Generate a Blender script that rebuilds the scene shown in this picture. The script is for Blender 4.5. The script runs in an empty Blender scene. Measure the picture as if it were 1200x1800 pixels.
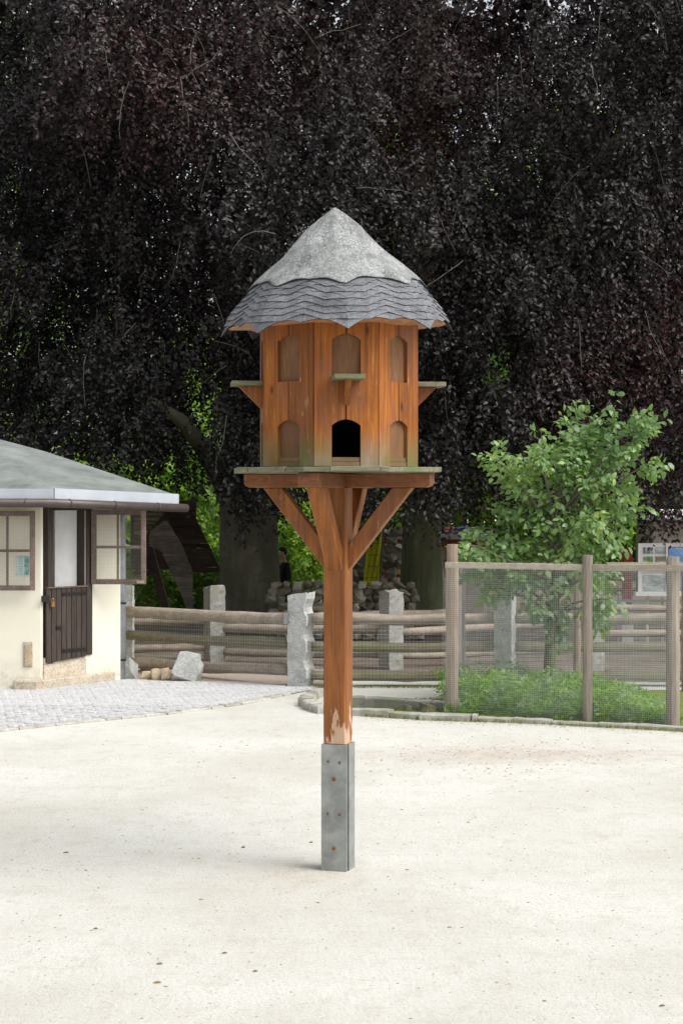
import bpy, bmesh, math, random
import numpy as np
from mathutils import Vector, Matrix, noise

random.seed(7); RNG = np.random.default_rng(7)
scene = bpy.context.scene
C = scene.collection
R = math.radians
F, H, HZ = 3200.0, 2.3, 872.0          # focal length in photo pixels, eye height, horizon row
# ------------------------------------------------------------------ camera
cam = bpy.data.cameras.new('camera'); cam_o = bpy.data.objects.new('camera', cam); C.objects.link(cam_o)
cam.sensor_width = 36; cam.lens = F/1800*36; cam.shift_y = -(900-HZ)/1800
cam.clip_start = 0.1; cam.clip_end = 800
cam_o.location = (0, 0, H); cam_o.rotation_euler = (R(90), 0, 0)
scene.camera = cam_o
# ------------------------------------------------------------------ world, sun, exposure
SUN_EL, SUN_ROT = R(58), R(200)
w = bpy.data.worlds.new('World'); scene.world = w; w.use_nodes = True
nt = w.node_tree; nt.nodes.clear()
sky = nt.nodes.new('ShaderNodeTexSky'); sky.sky_type = 'NISHITA'; sky.sun_disc = False
sky.sun_elevation = SUN_EL; sky.sun_rotation = SUN_ROT; sky.dust_density = 4.0; sky.air_density = 1.0
hs = nt.nodes.new('ShaderNodeHueSaturation'); hs.inputs['Saturation'].default_value = 0.22
bg = nt.nodes.new('ShaderNodeBackground'); bg.inputs['Strength'].default_value = 0.15
wo = nt.nodes.new('ShaderNodeOutputWorld')
nt.links.new(sky.outputs[0], hs.inputs['Color']); nt.links.new(hs.outputs[0], bg.inputs[0]); nt.links.new(bg.outputs[0], wo.inputs[0])
sl = bpy.data.lights.new('sun', 'SUN'); sl.energy = 1.7; sl.angle = R(48); sl.color = (1, .975, .94)
so = bpy.data.objects.new('sun', sl); C.objects.link(so)
# veiled sun to the right of the camera, high up
sd = Vector((0.80, -0.40, 1.15)).normalized()
so.rotation_euler = sd.to_track_quat('Z', 'Y').to_euler(); so.location = sd*60
sky.sun_rotation = math.atan2(sd.x, sd.y); sky.sun_elevation = math.asin(sd.z)
vs = scene.view_settings; vs.view_transform = 'Standard'; vs.look = 'None'; vs.gamma = 1; vs.use_curve_mapping = False
vs.exposure = 0.62
scene.cycles.max_bounces = 7; scene.cycles.diffuse_bounces = 3; scene.cycles.glossy_bounces = 2
scene.cycles.transmission_bounces = 3; scene.cycles.transparent_max_bounces = 8

# ------------------------------------------------------------------ placing helpers
def gy(y): return F*H/(y-HZ)                       # distance of a ground point seen on row y
def G(x, y):
    Y = gy(y); return Vector(((x-600)/F*Y, Y, 0))
def P(x, y, Y): return Vector(((x-600)/F*Y, Y, H-(y-HZ)/F*Y))

# ------------------------------------------------------------------ materials
def S(c): return tuple(c)+(1,) if len(c) == 3 else c
class NT:
    def __init__(s, name):
        s.m = bpy.data.materials.new(name); s.m.use_nodes = True; s.t = s.m.node_tree
        s.b = s.t.nodes['Principled BSDF']
    def n(s, typ, **kw):
        nd = s.t.nodes.new('ShaderNode'+typ)
        for k, v in kw.items(): setattr(nd, k, v)
        return nd
    def l(s, a, b): s.t.links.new(a, b)
    def coord(s, scale=(1, 1, 1), kind='Object', rnd=0):
        if kind == 'World': o = s.n('NewGeometry').outputs['Position']
        else: o = s.n('TexCoord').outputs[kind]
        if rnd:
            oi = s.n('ObjectInfo'); mu = s.n('VectorMath', operation='SCALE'); mu.inputs[0].default_value = (13, 7, 5)
            s.l(oi.outputs['Random'], mu.inputs['Scale']); ad = s.n('VectorMath', operation='ADD')
            s.l(o, ad.inputs[0]); s.l(mu.outputs[0], ad.inputs[1]); o = ad.outputs[0]
        mp = s.n('Mapping'); mp.inputs['Scale'].default_value = scale; s.l(o, mp.inputs[0]); return mp.outputs[0]
    def noise(s, vec, scale, detail=4, rough=.6, dist=0):
        nd = s.n('TexNoise'); nd.inputs['Scale'].default_value = scale; nd.inputs['Detail'].default_value = detail
        nd.inputs['Roughness'].default_value = rough; nd.inputs['Distortion'].default_value = dist; s.l(vec, nd.inputs['Vector']); return nd.outputs['Fac']
    def ramp(s, fac, stops):
        nd = s.n('ValToRGB'); e = nd.color_ramp.elements
        while len(e) < len(stops): e.new(0.5)
        for i, (p, c) in enumerate(stops):
            e[i].position = p; e[i].color = S(c) if hasattr(c, '__len__') else (c, c, c, 1)
        s.l(fac, nd.inputs[0]); return nd.outputs[0]
    def mix(s, fac, a, b, mode='MIX'):
        nd = s.n('Mix', data_type='RGBA', blend_type=mode)
        for sock, v in ((nd.inputs[0], fac), (nd.inputs[6], a), (nd.inputs[7], b)):
            if hasattr(v, 'is_linked'): s.l(v, sock)
            else: sock.default_value = S(v) if hasattr(v, '__len__') else v
        return nd.outputs[2]
    def math(s, op, a, b=0.0, clamp=False):
        nd = s.n('Math', operation=op, use_clamp=clamp)
        for i, v in enumerate((a, b)):
            if hasattr(v, 'is_linked'): s.l(v, nd.inputs[i])
            else: nd.inputs[i].default_value = v
        return nd.outputs[0]
    def bump(s, h, strength=.4, dist=.01):
        nd = s.n('Bump'); nd.inputs['Strength'].default_value = strength; nd.inputs['Distance'].default_value = dist
        s.l(h, nd.inputs['Height']); s.l(nd.outputs[0], s.b.inputs['Normal'])
    def set(s, color=None, rough=None, metal=None, spec=None):
        for k, v in (('Base Color', color), ('Roughness', rough), ('Metallic', metal), ('Specular IOR Level', spec)):
            if v is None: continue
            if hasattr(v, 'is_linked'): s.l(v, s.b.inputs[k])
            else: s.b.inputs[k].default_value = S(v) if hasattr(v, '__len__') else v
        return s.m
    def zpos(s):
        sp = s.n('SeparateXYZ'); s.l(s.n('NewGeometry').outputs['Position'], sp.inputs[0]); return sp.outputs['Z']
    def rnd(s): return s.n('ObjectInfo').outputs['Random']
    def range(s, v, a, b, c=0., d=1.):
        nd = s.n('MapRange'); s.l(v, nd.inputs[0])
        for i, k in enumerate((a, b, c, d)): nd.inputs[i+1].default_value = k
        return nd.outputs[0]

def wood(name, dark, light, scale=(30, 30, 2.5), rough=.6, bump=.25, rnd=1, varn=.35, algae=None, peel_gap_shade=None, green=None, knots=False, spec=.35):
    t = NT(name); v = t.coord(scale, rnd=rnd)
    a = t.noise(v, 1.0, 6, .65, 1.4); b = t.noise(t.coord((5, 5, 1.2), rnd=rnd), 1.5, 4)
    col = t.ramp(a, [(.28, dark), (.68, light)])
    col = t.mix(t.ramp(b, [(.35, 0), (.7, 1)]), col, t.mix(.55, col, dark))
    if varn:
        hv = t.n('HueSaturation'); t.l(t.range(t.rnd(), 0, 1, 1-varn, 1+varn), hv.inputs['Value']); t.l(col, hv.inputs['Color']); col = hv.outputs[0]
    if knots:
        g3 = t.noise(t.coord((95, 95, 2.2), rnd=rnd), 1, 2, .6); col = t.mix(1.0, col, t.ramp(g3, [(.32, .72), (.5, 1.0), (.68, 1.15)]), 'MULTIPLY')
        rg = t.n('TexVoronoi'); rg.inputs['Scale'].default_value = 1; t.l(t.coord((9, 9, 5), rnd=rnd), rg.inputs['Vector']); col = t.mix(t.ramp(rg.outputs['Distance'], [(.045, 0), (.06, .45), (.08, .45), (.095, 0)]), col, (.50, .25, .09))
        col = t.mix(t.ramp(t.noise(t.coord((4, 4, 1.6), rnd=rnd), 1.3, 5, .7), [(.5, 0), (.68, .6)]), col, (.17, .075, .05))
        col = t.mix(t.ramp(t.noise(t.coord((60, 60, 5), rnd=rnd), 1, 3, .7), [(.64, 0), (.72, .5)]), col, (.55, .33, .16))
        vo = t.n('TexVoronoi'); vo.inputs['Scale'].default_value = 1; t.l(t.coord((5, 5, 2.2), rnd=rnd), vo.inputs['Vector'])
        col = t.mix(t.ramp(vo.outputs['Distance'], [(.03, .9), (.09, 0)]), col, tuple(x*.35 for x in dark))
    if algae:
        z0, z1 = algae; z = t.zpos(); n2 = t.noise(t.coord((1, 1, 1), 'World'), 7, 5)
        m = t.range(z, z1, z0, 0, 1); m = t.math('MULTIPLY', m, t.ramp(n2, [(.28, .5), (.55, 1)]))
        n3 = t.noise(t.coord((1, 1, 1), 'World'), 2.2, 2)
        ac = t.mix(t.ramp(n3, [(.42, 0), (.6, 1)]), (.16, .17, .06), (.34, .29, .22))
        ac = t.mix(t.ramp(a, [(.35, 0), (.7, .5)]), ac, (.07, .07, .04))
        col = t.mix(m, col, ac)
    if peel_gap_shade:
        z0, z1 = peel_gap_shade; z = t.zpos()
        n2 = t.noise(t.coord((9, 9, 2.6), 'World'), 1.6, 6, .7)
        m = t.math('ADD', n2, t.range(z, z0, z1, .16, -.25)); m = t.ramp(m, [(.55, 0), (.59, 1)])
        m = t.math('MULTIPLY', m, t.math('GREATER_THAN', z, z0+.02)); col = t.mix(m, col, t.ramp(a, [(.3, (.40, .25, .15)), (.7, (.58, .42, .30))]))
        col = t.mix(t.math('MULTIPLY', t.math('LESS_THAN', z, z0+.01), .8), col, (.04, .03, .02))  # wood inside the steel shoe coloured near black, painting the gap's shade
    if green:
        n4 = t.noise(t.coord((1.2, 3, 5), rnd=rnd), 1.5, 4)
        col = t.mix(t.ramp(n4, [(.45, 0), (.68, .8)]), col, green)
    t.bump(a, bump, .004)
    return t.set(col, rough, spec=spec)

def plain(name, c, rough=.6, metal=0, var=.25, nscale=8, bump=.15, spec=.4, c2=None, fine=60):
    t = NT(name); v = t.coord((1, 1, 1), rnd=1); a = t.noise(v, nscale, 5); b = t.noise(v, fine, 3)
    c2 = c2 or tuple(x*(1-var) for x in c)
    col = t.ramp(a, [(.35, c2), (.65, c)])
    t.bump(b, bump, .004)
    return t.set(col, rough, metal, spec)

def stone(name, c1, c2, speck=90, bump=.5, moss=None, hv=.12):
    t = NT(name); v = t.coord((1, 1, 1), rnd=1)
    a = t.noise(v, 6, 6, .65); b = t.noise(v, speck, 3, .8)
    col = t.ramp(a, [(.3, c1), (.7, c2)]); col = t.mix(t.ramp(b, [(.4, .55), (.52, 0)]), col, tuple(x*.45 for x in c1))
    h = t.n('HueSaturation'); t.l(t.range(t.rnd(), 0, 1, 1-hv, 1+hv), h.inputs['Value']); t.l(col, h.inputs['Color']); col = h.outputs[0]
    if moss: col = t.mix(t.ramp(t.noise(v, 3, 5), [(.48, 0), (.66, .8)]), col, moss)
    t.bump(t.noise(v, 22, 8, .75), bump, .02)
    return t.set(col, .85, spec=.25)

def leafmat(name, ca, cb, cc=None, rough=.42, trans=.3, spec=.5):
    t = NT(name); at = t.n('Attribute', attribute_name='tint')
    stops = [(0, ca), (1, cb)] if cc is None else [(0, ca), (.6, cb), (1, cc)]
    col = t.ramp(at.outputs['Fac'], stops); t.set(col, rough, spec=spec)
    if trans:
        tr = t.n('BsdfTranslucent'); t.l(t.mix(1.0, col, (1.5, 1.6, .7), 'MULTIPLY'), tr.inputs[0])
        mx = t.n('MixShader'); mx.inputs[0].default_value = trans; out = t.t.nodes['Material Output']
        t.l(t.b.outputs[0], mx.inputs[1]); t.l(tr.outputs[0], mx.inputs[2]); t.l(mx.outputs[0], out.inputs[0])
    return t.m

M = {}
# yard sand
t = NT('yard_sand'); v = t.coord((1, 1, 1), 'World'); vs_ = t.coord((1, .35, 1), 'World')
a = t.noise(v, .55, 5, .6); b = t.noise(v, 38, 5, .8); c = t.noise(t.coord((1.2, .8, 1), 'World'), 5, 6, .7)
col = t.ramp(a, [(.35, (.545, .53, .475)), (.62, (.63, .625, .58))])
col = t.mix(t.ramp(c, [(.50, 0), (.72, .5)]), col, (.47, .43, .35))
col = t.mix(t.ramp(b, [(.36, .6), (.46, 0)]), col, (.42, .39, .33))
stk = t.noise(t.coord((3, 16, 1), 'World'), 1.4, 6, .75); col = t.mix(t.ramp(stk, [(.55, 0), (.72, .5)]), col, (.44, .38, .28))
vo = t.n('TexVoronoi'); vo.inputs['Scale'].default_value = 26; t.l(v, vo.inputs['Vector'])
col = t.mix(t.ramp(vo.outputs['Distance'], [(.05, .3), (.13, 0)]), col, (.40, .36, .29))
# worn damp stain far right of the post
dv = t.n('VectorMath', operation='DISTANCE'); t.l(t.coord((.32, 1, 1), 'World'), dv.inputs[0]); dv.inputs[1].default_value = (.55, 16.2, 0)
col = t.mix(t.math('MULTIPLY', t.range(dv.outputs['Value'], .75, .1, 0, .55), t.ramp(c, [(.3, .2), (.6, 1)])), col, (.40, .31, .24))
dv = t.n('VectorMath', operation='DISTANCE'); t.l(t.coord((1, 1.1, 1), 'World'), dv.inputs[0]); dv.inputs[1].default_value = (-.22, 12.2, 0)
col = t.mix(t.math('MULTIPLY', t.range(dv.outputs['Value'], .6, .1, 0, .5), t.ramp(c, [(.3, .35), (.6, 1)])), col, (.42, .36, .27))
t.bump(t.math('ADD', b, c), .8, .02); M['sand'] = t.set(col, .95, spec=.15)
# paddock mulch
t = NT('paddock_mulch'); v = t.coord((1, 1, 1), 'World'); a = t.noise(v, 1.2, 6); b = t.noise(v, 45, 4, .8)
col = t.ramp(a, [(.35, (.13, .105, .08)), (.65, (.25, .205, .165))]); col = t.mix(t.ramp(b, [(.35, .7), (.6, 0)]), col, (.07, .05, .035))
t.bump(b, .6, .03); M['mulch'] = t.set(col, .95, spec=.1)
t = NT('reddish_gravel'); v = t.coord((1, 1, 1), 'World'); b = t.noise(v, 55, 4, .8)
col = t.ramp(b, [(.3, (.22, .17, .13)), (.55, (.37, .31, .26)), (.7, (.50, .45, .40))]); t.bump(b, .7, .02); M['gravel'] = t.set(col, .95, spec=.1)
t = NT('lawn'); v = t.coord((1, 1, 1), 'World'); b = t.noise(v, 30, 4, .8)
col = t.ramp(b, [(.3, (.07, .10, .02)), (.7, (.20, .27, .06))]); t.bump(b, .7, .02); M['lawn'] = t.set(col, .9, spec=.1)

DW = (.20, .062, .012); LW = (.44, .175, .036)
M['dove_board'] = wood('dovecote_board', (.13, .038, .010), (.38, .128, .017), (24, 24, 1.4), .55, .3, spec=.22, algae=(2.47, 2.70), knots=True, varn=.25)
M['dove_frame'] = wood('dovecote_timber', (.12, .04, .011), (.34, .12, .026), (24, 24, 1.6), .6, .25, algae=None, peel_gap_shade=(.76, 1.28), varn=.1)
M['dove_beam'] = wood('dovecote_beam', (.10, .036, .015), (.30, .11, .04), (3, 24, 24), .55, .3, varn=.15)
M['dove_brace'] = wood('dovecote_brace', (.13, .042, .011), (.38, .13, .022), (24, 24, 2.2), .5, .3, varn=.1, knots=True)
M['dove_brace_long'] = wood('dovecote_brace_lengthwise', (.11, .034, .010), (.40, .135, .022), (26, 1.4, 1.4), .5, .35, varn=.1)
M['niche'] = wood('niche_plywood', (.11, .05, .022), (.24, .115, .045), (40, 40, 5), .7, .15, varn=.15, algae=(2.38, 2.58))
M['algae_wood'] = wood('algae_wood', (.10, .095, .055), (.30, .27, .20), (6, 30, 30), .9, .5, varn=.3, green=(.10, .13, .04))
M['soffit'] = wood('soffit_wood', (.26, .11, .04), (.48, .25, .12), (10, 10, 10), .6, .2, varn=.15)
M['gray_wood'] = wood('weathered_log', (.17, .135, .10), (.40, .345, .28), (1.6, 26, 26), .85, .5, varn=.15)
M['green_log'] = wood('mossy_log', (.13, .115, .07), (.31, .275, .19), (1.6, 26, 26), .85, .5, varn=.2, green=(.12, .13, .04))
M['post_wood'] = wood('enclosure_post_wood', (.20, .15, .115), (.40, .31, .24), (26, 26, 1.8), .85, .4, varn=.15)
M['post_grey'] = wood('grey_post_wood', (.15, .125, .10), (.31, .27, .22), (26, 26, 1.8), .85, .4, varn=.15)
M['rail_board'] = wood('enclosure_rail_wood', (.27, .235, .18), (.48, .43, .35), (1.6, 26, 26), .85, .35, varn=.1)
M['dark_wood'] = wood('dark_stained_wood', (.028, .02, .017), (.075, .055, .045), (28, 28, 2.4), .6, .35, varn=.2)
M['shutter_wood'] = wood('faded_brown_wood', (.09, .06, .05), (.27, .20, .175), (20, 20, 20), .75, .3, varn=.15)
M['shelter_board'] = wood('old_shelter_board', (.11, .09, .075), (.32, .27, .23), (2, 20, 20), .9, .4, varn=.25)
M['shelter_roof'] = wood('shelter_roof_board', (.045, .03, .024), (.12, .085, .065), (2, 20, 20), .9, .4, varn=.25)
M['stump'] = wood('stump_wood', (.07, .065, .035), (.18, .16, .10), (20, 20, 3), .9, .5)
t = NT('roof_felt'); v = t.coord((1, 1, 1)); a = t.noise(t.coord((1.2, 1.2, .5)), 5, 6, .75); b = t.noise(v, 75, 4, .85); z = t.zpos()
col = t.ramp(a, [(.34, (.14, .145, .14)), (.58, (.33, .34, .335))])
col = t.mix(t.ramp(b, [(.40, .8), (.54, 0)]), col, (.09, .095, .095)); col = t.mix(t.ramp(b, [(.60, 0), (.68, .7)]), col, (.62, .63, .61))
col = t.mix(t.ramp(t.noise(v, 26, 5, .8), [(.6, 0), (.68, 1)]), col, t.mix(t.range(z, 3.86, 4.02), (.33, .35, .34), (.62, .55, .48)))
cr = t.n('TexVoronoi', feature='DISTANCE_TO_EDGE'); cr.inputs['Scale'].default_value = 3.1
dn = t.n('VectorMath', operation='ADD'); t.l(v, dn.inputs[0]); nn = t.n('TexNoise'); nn.inputs['Scale'].default_value = 7; t.l(v, nn.inputs['Vector'])
sc_ = t.n('VectorMath', operation='SCALE'); t.l(nn.outputs['Color'], sc_.inputs[0]); sc_.inputs['Scale'].default_value = .35; t.l(sc_.outputs[0], dn.inputs[1]); t.l(dn.outputs[0], cr.inputs['Vector'])
crk = t.ramp(cr.outputs['Distance'], [(.0, .8), (.012, 0)])
col = t.mix(crk, col, (.07, .07, .07)); t.bump(t.math('SUBTRACT', b, crk), .4, .006); M['felt'] = t.set(col, .9, spec=.2)
t = NT('bitumen_shingle'); v = t.coord((1, 1, 1)); b = t.noise(v, 85, 4, .85); a = t.noise(v, 9, 5)
col = t.ramp(a, [(.3, (.105, .11, .118)), (.7, (.205, .212, .225))]); col = t.mix(t.ramp(b, [(.4, .65), (.55, 0)]), col, (.045, .05, .055))
h = t.n('HueSaturation'); t.l(t.range(t.rnd(), 0, 1, .82, 1.18), h.inputs['Value']); t.l(col, h.inputs['Color'])
t.bump(b, .5, .004); M['shingle'] = t.set(h.outputs[0], .85, spec=.3)
M['shingle_edge'] = plain('shingle_edge', (.03, .032, .036), .9)
M['galv'] = plain('galvanised_steel', (.37, .39, .38), .42, .65, .35, 9, .1)
M['pipe'] = plain('zinc_downpipe', (.42, .47, .52), .55, .3, .35, 6, .1)
M['rust'] = plain('rusty_bolt', (.20, .09, .04), .8, .3)
M['granite'] = stone('granite', (.36, .365, .35), (.56, .565, .545), 60, .9)
M['granite_dark'] = stone('granite_weathered', (.22, .22, .20), (.40, .40, .37), moss=(.13, .13, .07))
M['kerb'] = stone('kerb_granite', (.36, .35, .31), (.56, .54, .48), moss=(.22, .21, .13))
M['kerb_dark'] = stone('mossy_kerb', (.22, .215, .19), (.36, .35, .31), moss=(.11, .13, .05))
M['cobble'] = stone('cobble_stone', (.40, .40, .40), (.53, .53, .53), 60, .4, hv=.09)
M['joint'] = plain('cobble_joint', (.44, .435, .41), .95)
M['tan_stone'] = stone('tan_stone', (.36, .27, .17), (.56, .46, .33))
M['rubble'] = stone('rubble_stone', (.22, .205, .16), (.46, .43, .36), moss=(.12, .13, .06), hv=.45)
M['step'] = stone('sandstone_step', (.42, .35, .26), (.60, .54, .44), 40, .5)
t = NT('cream_render'); v = t.coord((1, 1, 1), 'World'); a = t.noise(v, 1.3, 5); b = t.noise(v, 60, 4)
col = t.ramp(a, [(.3, (.74, .70, .56)), (.7, (.80, .77, .67))]); z = t.zpos()
n2 = t.noise(v, 6, 6, .7); m = t.math('MULTIPLY', t.range(z, .38, .03), t.ramp(n2, [(.4, 0), (.62, .9)])); col = t.mix(m, col, (.46, .42, .34))
col = t.mix(t.math('MULTIPLY', t.range(z, 1.9, 2.2, 0, .6), t.ramp(n2, [(.3, .3), (.6, 1)])), col, (.62, .47, .2))
t.bump(b, .3, .006); M['cream'] = t.set(col, .9, spec=.2)
M['white'] = plain('white_paint', (.74, .74, .72), .6, var=.1)
M['zinc_white'] = plain('zinc_flashing', (.47, .51, .55), .45, .15, .16, 3, .1)
M['gutter'] = plain('brown_gutter', (.085, .066, .06), .4, .1, .3)
t = NT('house_roof_felt'); v = t.coord((1, 1, 1), 'World'); a = t.noise(v, 1.6, 6, .7); b = t.noise(v, 90, 3)
col = t.ramp(a, [(.32, (.11, .125, .115)), (.66, (.235, .255, .24))]); col = t.mix(t.ramp(t.noise(v, 40, 2), [(.72, 0), (.78, .6)]), col, (.55, .55, .5))
t.bump(b, .3, .006); M['roof_felt'] = t.set(col, .85, spec=.3)
M['wire'] = plain('galvanised_wire', (.48, .49, .48), .45, .35, .2)
M['wire_brown'] = plain('dull_wire', (.33, .31, .25), .6, .3, .2)
M['iron'] = plain('black_iron', (.03, .028, .028), .5, .5)
M['brass'] = plain('brass', (.45, .28, .10), .4, .8)
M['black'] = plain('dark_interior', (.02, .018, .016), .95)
M['bark'] = wood('beech_bark', (.05, .046, .032), (.17, .155, .12), (3, 3, 1.2), .9, .8, green=(.07, .075, .035), varn=0, rnd=0)
M['bark_green'] = wood('mossy_beech_bark', (.045, .05, .026), (.17, .175, .10), (5, 5, .9), .9, .8, green=(.09, .115, .035), varn=0, rnd=0)
M['twig'] = plain('twig_bark', (.13, .115, .095), .8)
M['beech'] = leafmat('copper_beech_leaf', (.0035, .0038, .0026), (.0135, .0085, .0085), (.042, .010, .010), .42, .08, .30)
M['green_leaf'] = leafmat('green_leaf', (.09, .16, .03), (.25, .40, .06), (.42, .54, .11), .5, .5)
M['shrub_leaf'] = leafmat('shrub_leaf', (.075, .145, .055), (.165, .27, .10), (.30, .40, .14), .30, .38)
M['weed'] = leafmat('weed_leaf', (.11, .21, .04), (.20, .34, .07), (.30, .43, .12), .5, .4)
M['grass'] = leafmat('grass_blade', (.10, .15, .03), (.24, .30, .07), None, .6, .3)
M['debris'] = plain('dry_leaf', (.30, .20, .11), .9)
M['chips'] = stone('stone_chip', (.34, .25, .18), (.56, .47, .38), hv=.4)
M['pebble'] = stone('pebble', (.24, .21, .17), (.52, .47, .40), hv=.4)
M['red'] = plain('red_paint', (.36, .035, .03), .5)
M['dark_red'] = plain('dark_red_paint', (.28, .04, .03), .6)
M['ochre'] = plain('ochre_paint', (.55, .32, .09), .6)
M['blue'] = plain('blue_paint', (.05, .09, .22), .6)
M['gold'] = plain('gold_drum', (.70, .5, .16), .5, .1)
M['beige'] = plain('beige_plaster', (.42, .39, .34), .9)
M['grey_paint'] = plain('grey_paint', (.45, .46, .48), .6)
M['yellow_cloth'] = leafmat('yellow_cloth', (.62, .60, .06), (.74, .72, .09), None, .9, .3, .1)
M['cloth_red'] = plain('red_cloth', (.35, .06, .05), .8); M['cloth_blue'] = plain('blue_cloth', (.08, .12, .32), .8)
M['coat'] = plain('dark_coat', (.018, .018, .024), .9); M['skin'] = plain('skin', (.5, .3, .21), .55, var=.1); M['hair'] = plain('dark_hair', (.03, .02, .013), .6)
def photo_mat(name, stops, sc):
    t = NT(name); v = t.coord(sc); return t.set(t.ramp(t.noise(v, 1, 4), stops), .35)
M['ph1'] = photo_mat('print_village', [(.3, (.25, .27, .3)), (.5, (.1, .1, .1)), (.7, (.6, .62, .65))], (14, 14, 9))
M['ph2'] = photo_mat('print_garden', [(.3, (.08, .16, .05)), (.5, (.2, .3, .1)), (.7, (.6, .62, .6))], (12, 12, 12))
M['ph3'] = photo_mat('print_house', [(.3, (.3, .08, .06)), (.5, (.18, .2, .12)), (.7, (.55, .5, .5))], (12, 12, 12))
M['ph4'] = photo_mat('print_meadow', [(.3, (.1, .22, .07)), (.5, (.3, .33, .33)), (.7, (.6, .6, .63))], (5, 5, 12))
M['poster'] = photo_mat('print_sky_poster', [(.3, (.08, .22, .55)), (.6, (.2, .4, .7)), (.75, (.75, .8, .85))], (6, 6, 8))
t = NT('notice_print'); tc = t.n('TexCoord'); sp = t.n('SeparateXYZ'); t.l(tc.outputs['Generated'], sp.inputs[0])
ln = t.math('GREATER_THAN', t.math('FRACT', t.math('MULTIPLY', sp.outputs['Z'], 11)), .62)
ln = t.math('MULTIPLY', ln, t.math('LESS_THAN', sp.outputs['X'], .52)); ln = t.math('MULTIPLY', ln, t.math('GREATER_THAN', sp.outputs['X'], .12))
base = t.mix(t.math('GREATER_THAN', sp.outputs['X'], .6), (.55, .72, .70), t.ramp(t.noise(t.coord((30, 30, 20)), 1, 3), [(.4, (.07, .2, .22)), (.6, (.35, .55, .5))]))
M['notice'] = t.set(t.mix(ln, base, (.2, .35, .4)), .5)

# ------------------------------------------------------------------ mesh builder
class MB:
    def __init__(s): s.v = []; s.f = []; s.mi = []
    def add(s, vs, fs, mi=0):
        n = len(s.v); s.v += [tuple(p) for p in vs]; s.f += [tuple(i+n for i in f) for f in fs]; s.mi += [mi]*len(fs); return s
    def hexa(s, p, mi=0):  # 8 points: bottom ring 0-3, top ring 4-7
        return s.add(p, [(0, 3, 2, 1), (4, 5, 6, 7), (0, 1, 5, 4), (1, 2, 6, 5), (2, 3, 7, 6), (3, 0, 4, 7)], mi)
    def box(s, c, size, rz=0, mi=0, mat=None):
        x, y, z = (k/2 for k in size); pts = [Vector(q) for q in ((-x, -y, -z), (x, -y, -z), (x, y, -z), (-x, y, -z), (-x, -y, z), (x, -y, z), (x, y, z), (-x, y, z))]
        m = Matrix.Translation(c) @ (mat if mat is not None else Matrix.Rotation(rz, 4, 'Z')); return s.hexa([m @ q for q in pts], mi)
    def beam(s, a, b, w, h, up=(0, 0, 1), mi=0):
        a, b = Vector(a), Vector(b); d = (b-a).normalized(); u = Vector(up)
        side = d.cross(u).normalized(); u = side.cross(d).normalized(); side *= w/2; u *= h/2
        return s.hexa([a-side-u, a+side-u, a+side+u, a-side+u, b-side-u, b+side-u, b+side+u, b-side+u], mi)
    def tube(s, pts, rad, n=10, cap=True, jit=0, mi=0, seed=0):
        pts = [Vector(p) for p in pts]; rr = rad if hasattr(rad, '__len__') else [rad]*len(pts); base = len(s.v); vs = []
        for i, p in enumerate(pts):
            d = (pts[min(i+1, len(pts)-1)]-pts[max(i-1, 0)]).normalized()
            ref = Vector((0, 0, 1)) if abs(d.z) < .9 else Vector((0, 1, 0)); u = d.cross(ref).normalized(); w_ = d.cross(u).normalized()
            for k in range(n):
                a = 2*math.pi*k/n; q = u*math.cos(a)+w_*math.sin(a); r = rr[i]
                if jit: r *= 1+jit*noise.noise(Vector((k*.9+seed, i*.8, seed*1.7)))
                vs.append(p+q*r)
        fs = [(i*n+k, i*n+(k+1) % n, (i+1)*n+(k+1) % n, (i+1)*n+k) for i in range(len(pts)-1) for k in range(n)]
        if cap: fs += [tuple(range(n))[::-1], tuple((len(pts)-1)*n+k for k in range(n))]
        return s.add(vs, fs, mi)
    def prism(s, out, d, mi=0):   # planar outline extruded by vector d
        n = len(out); d = Vector(d); return s.add([Vector(p) for p in out]+[Vector(p)+d for p in out],
            [tuple(range(n))[::-1], tuple(range(n, 2*n))]+[(i, (i+1) % n, n+(i+1) % n, n+i) for i in range(n)], mi)
def mesh_of(name, mb, mats, off=(0, 0, 0), smooth=False):
    me = bpy.data.meshes.new(name); o = Vector(off)
    me.from_pydata([tuple(Vector(p)-o) for p in mb.v], [], mb.f)
    for m in (mats if isinstance(mats, (list, tuple)) else [mats]): me.materials.append(m)
    if len(me.materials) > 1: me.polygons.foreach_set('material_index', mb.mi)
    bm = bmesh.new(); bm.from_mesh(me); bmesh.ops.recalc_face_normals(bm, faces=bm.faces); bm.to_mesh(me); bm.free()
    if smooth: me.polygons.foreach_set('use_smooth', [True]*len(me.polygons))
    return me
def root(name, label, cat, loc, group=None, rz=0):
    o = bpy.data.objects.new(name, None); C.objects.link(o); o.location = loc; o.rotation_euler = (0, 0, rz); o.empty_display_size = .1
    o['label'] = label; o['category'] = cat; o['off'] = list(loc)
    if group: o['group'] = group
    return o
def base_off(o):
    while o.parent: o = o.parent
    return Vector(o['off']) if 'off' in o else Vector((0, 0, 0))
def part(name, mb, mat, parent, smooth=False, local=False, kind=None, label=None, bevel=0):
    """mesh object under parent; vertices given in world space (or in the thing's own space when local)"""
    off = (0, 0, 0) if local else base_off(parent)
    me = mesh_of(name, mb, mat, off, smooth); o = bpy.data.objects.new(name, me); C.objects.link(o); o.parent = parent
    if kind: o['kind'] = kind
    if label: o['label'] = label
    if bevel:
        b = o.modifiers.new('bevel', 'BEVEL'); b.width = bevel; b.segments = 1; b.limit_method = 'ANGLE'
    return o
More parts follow.
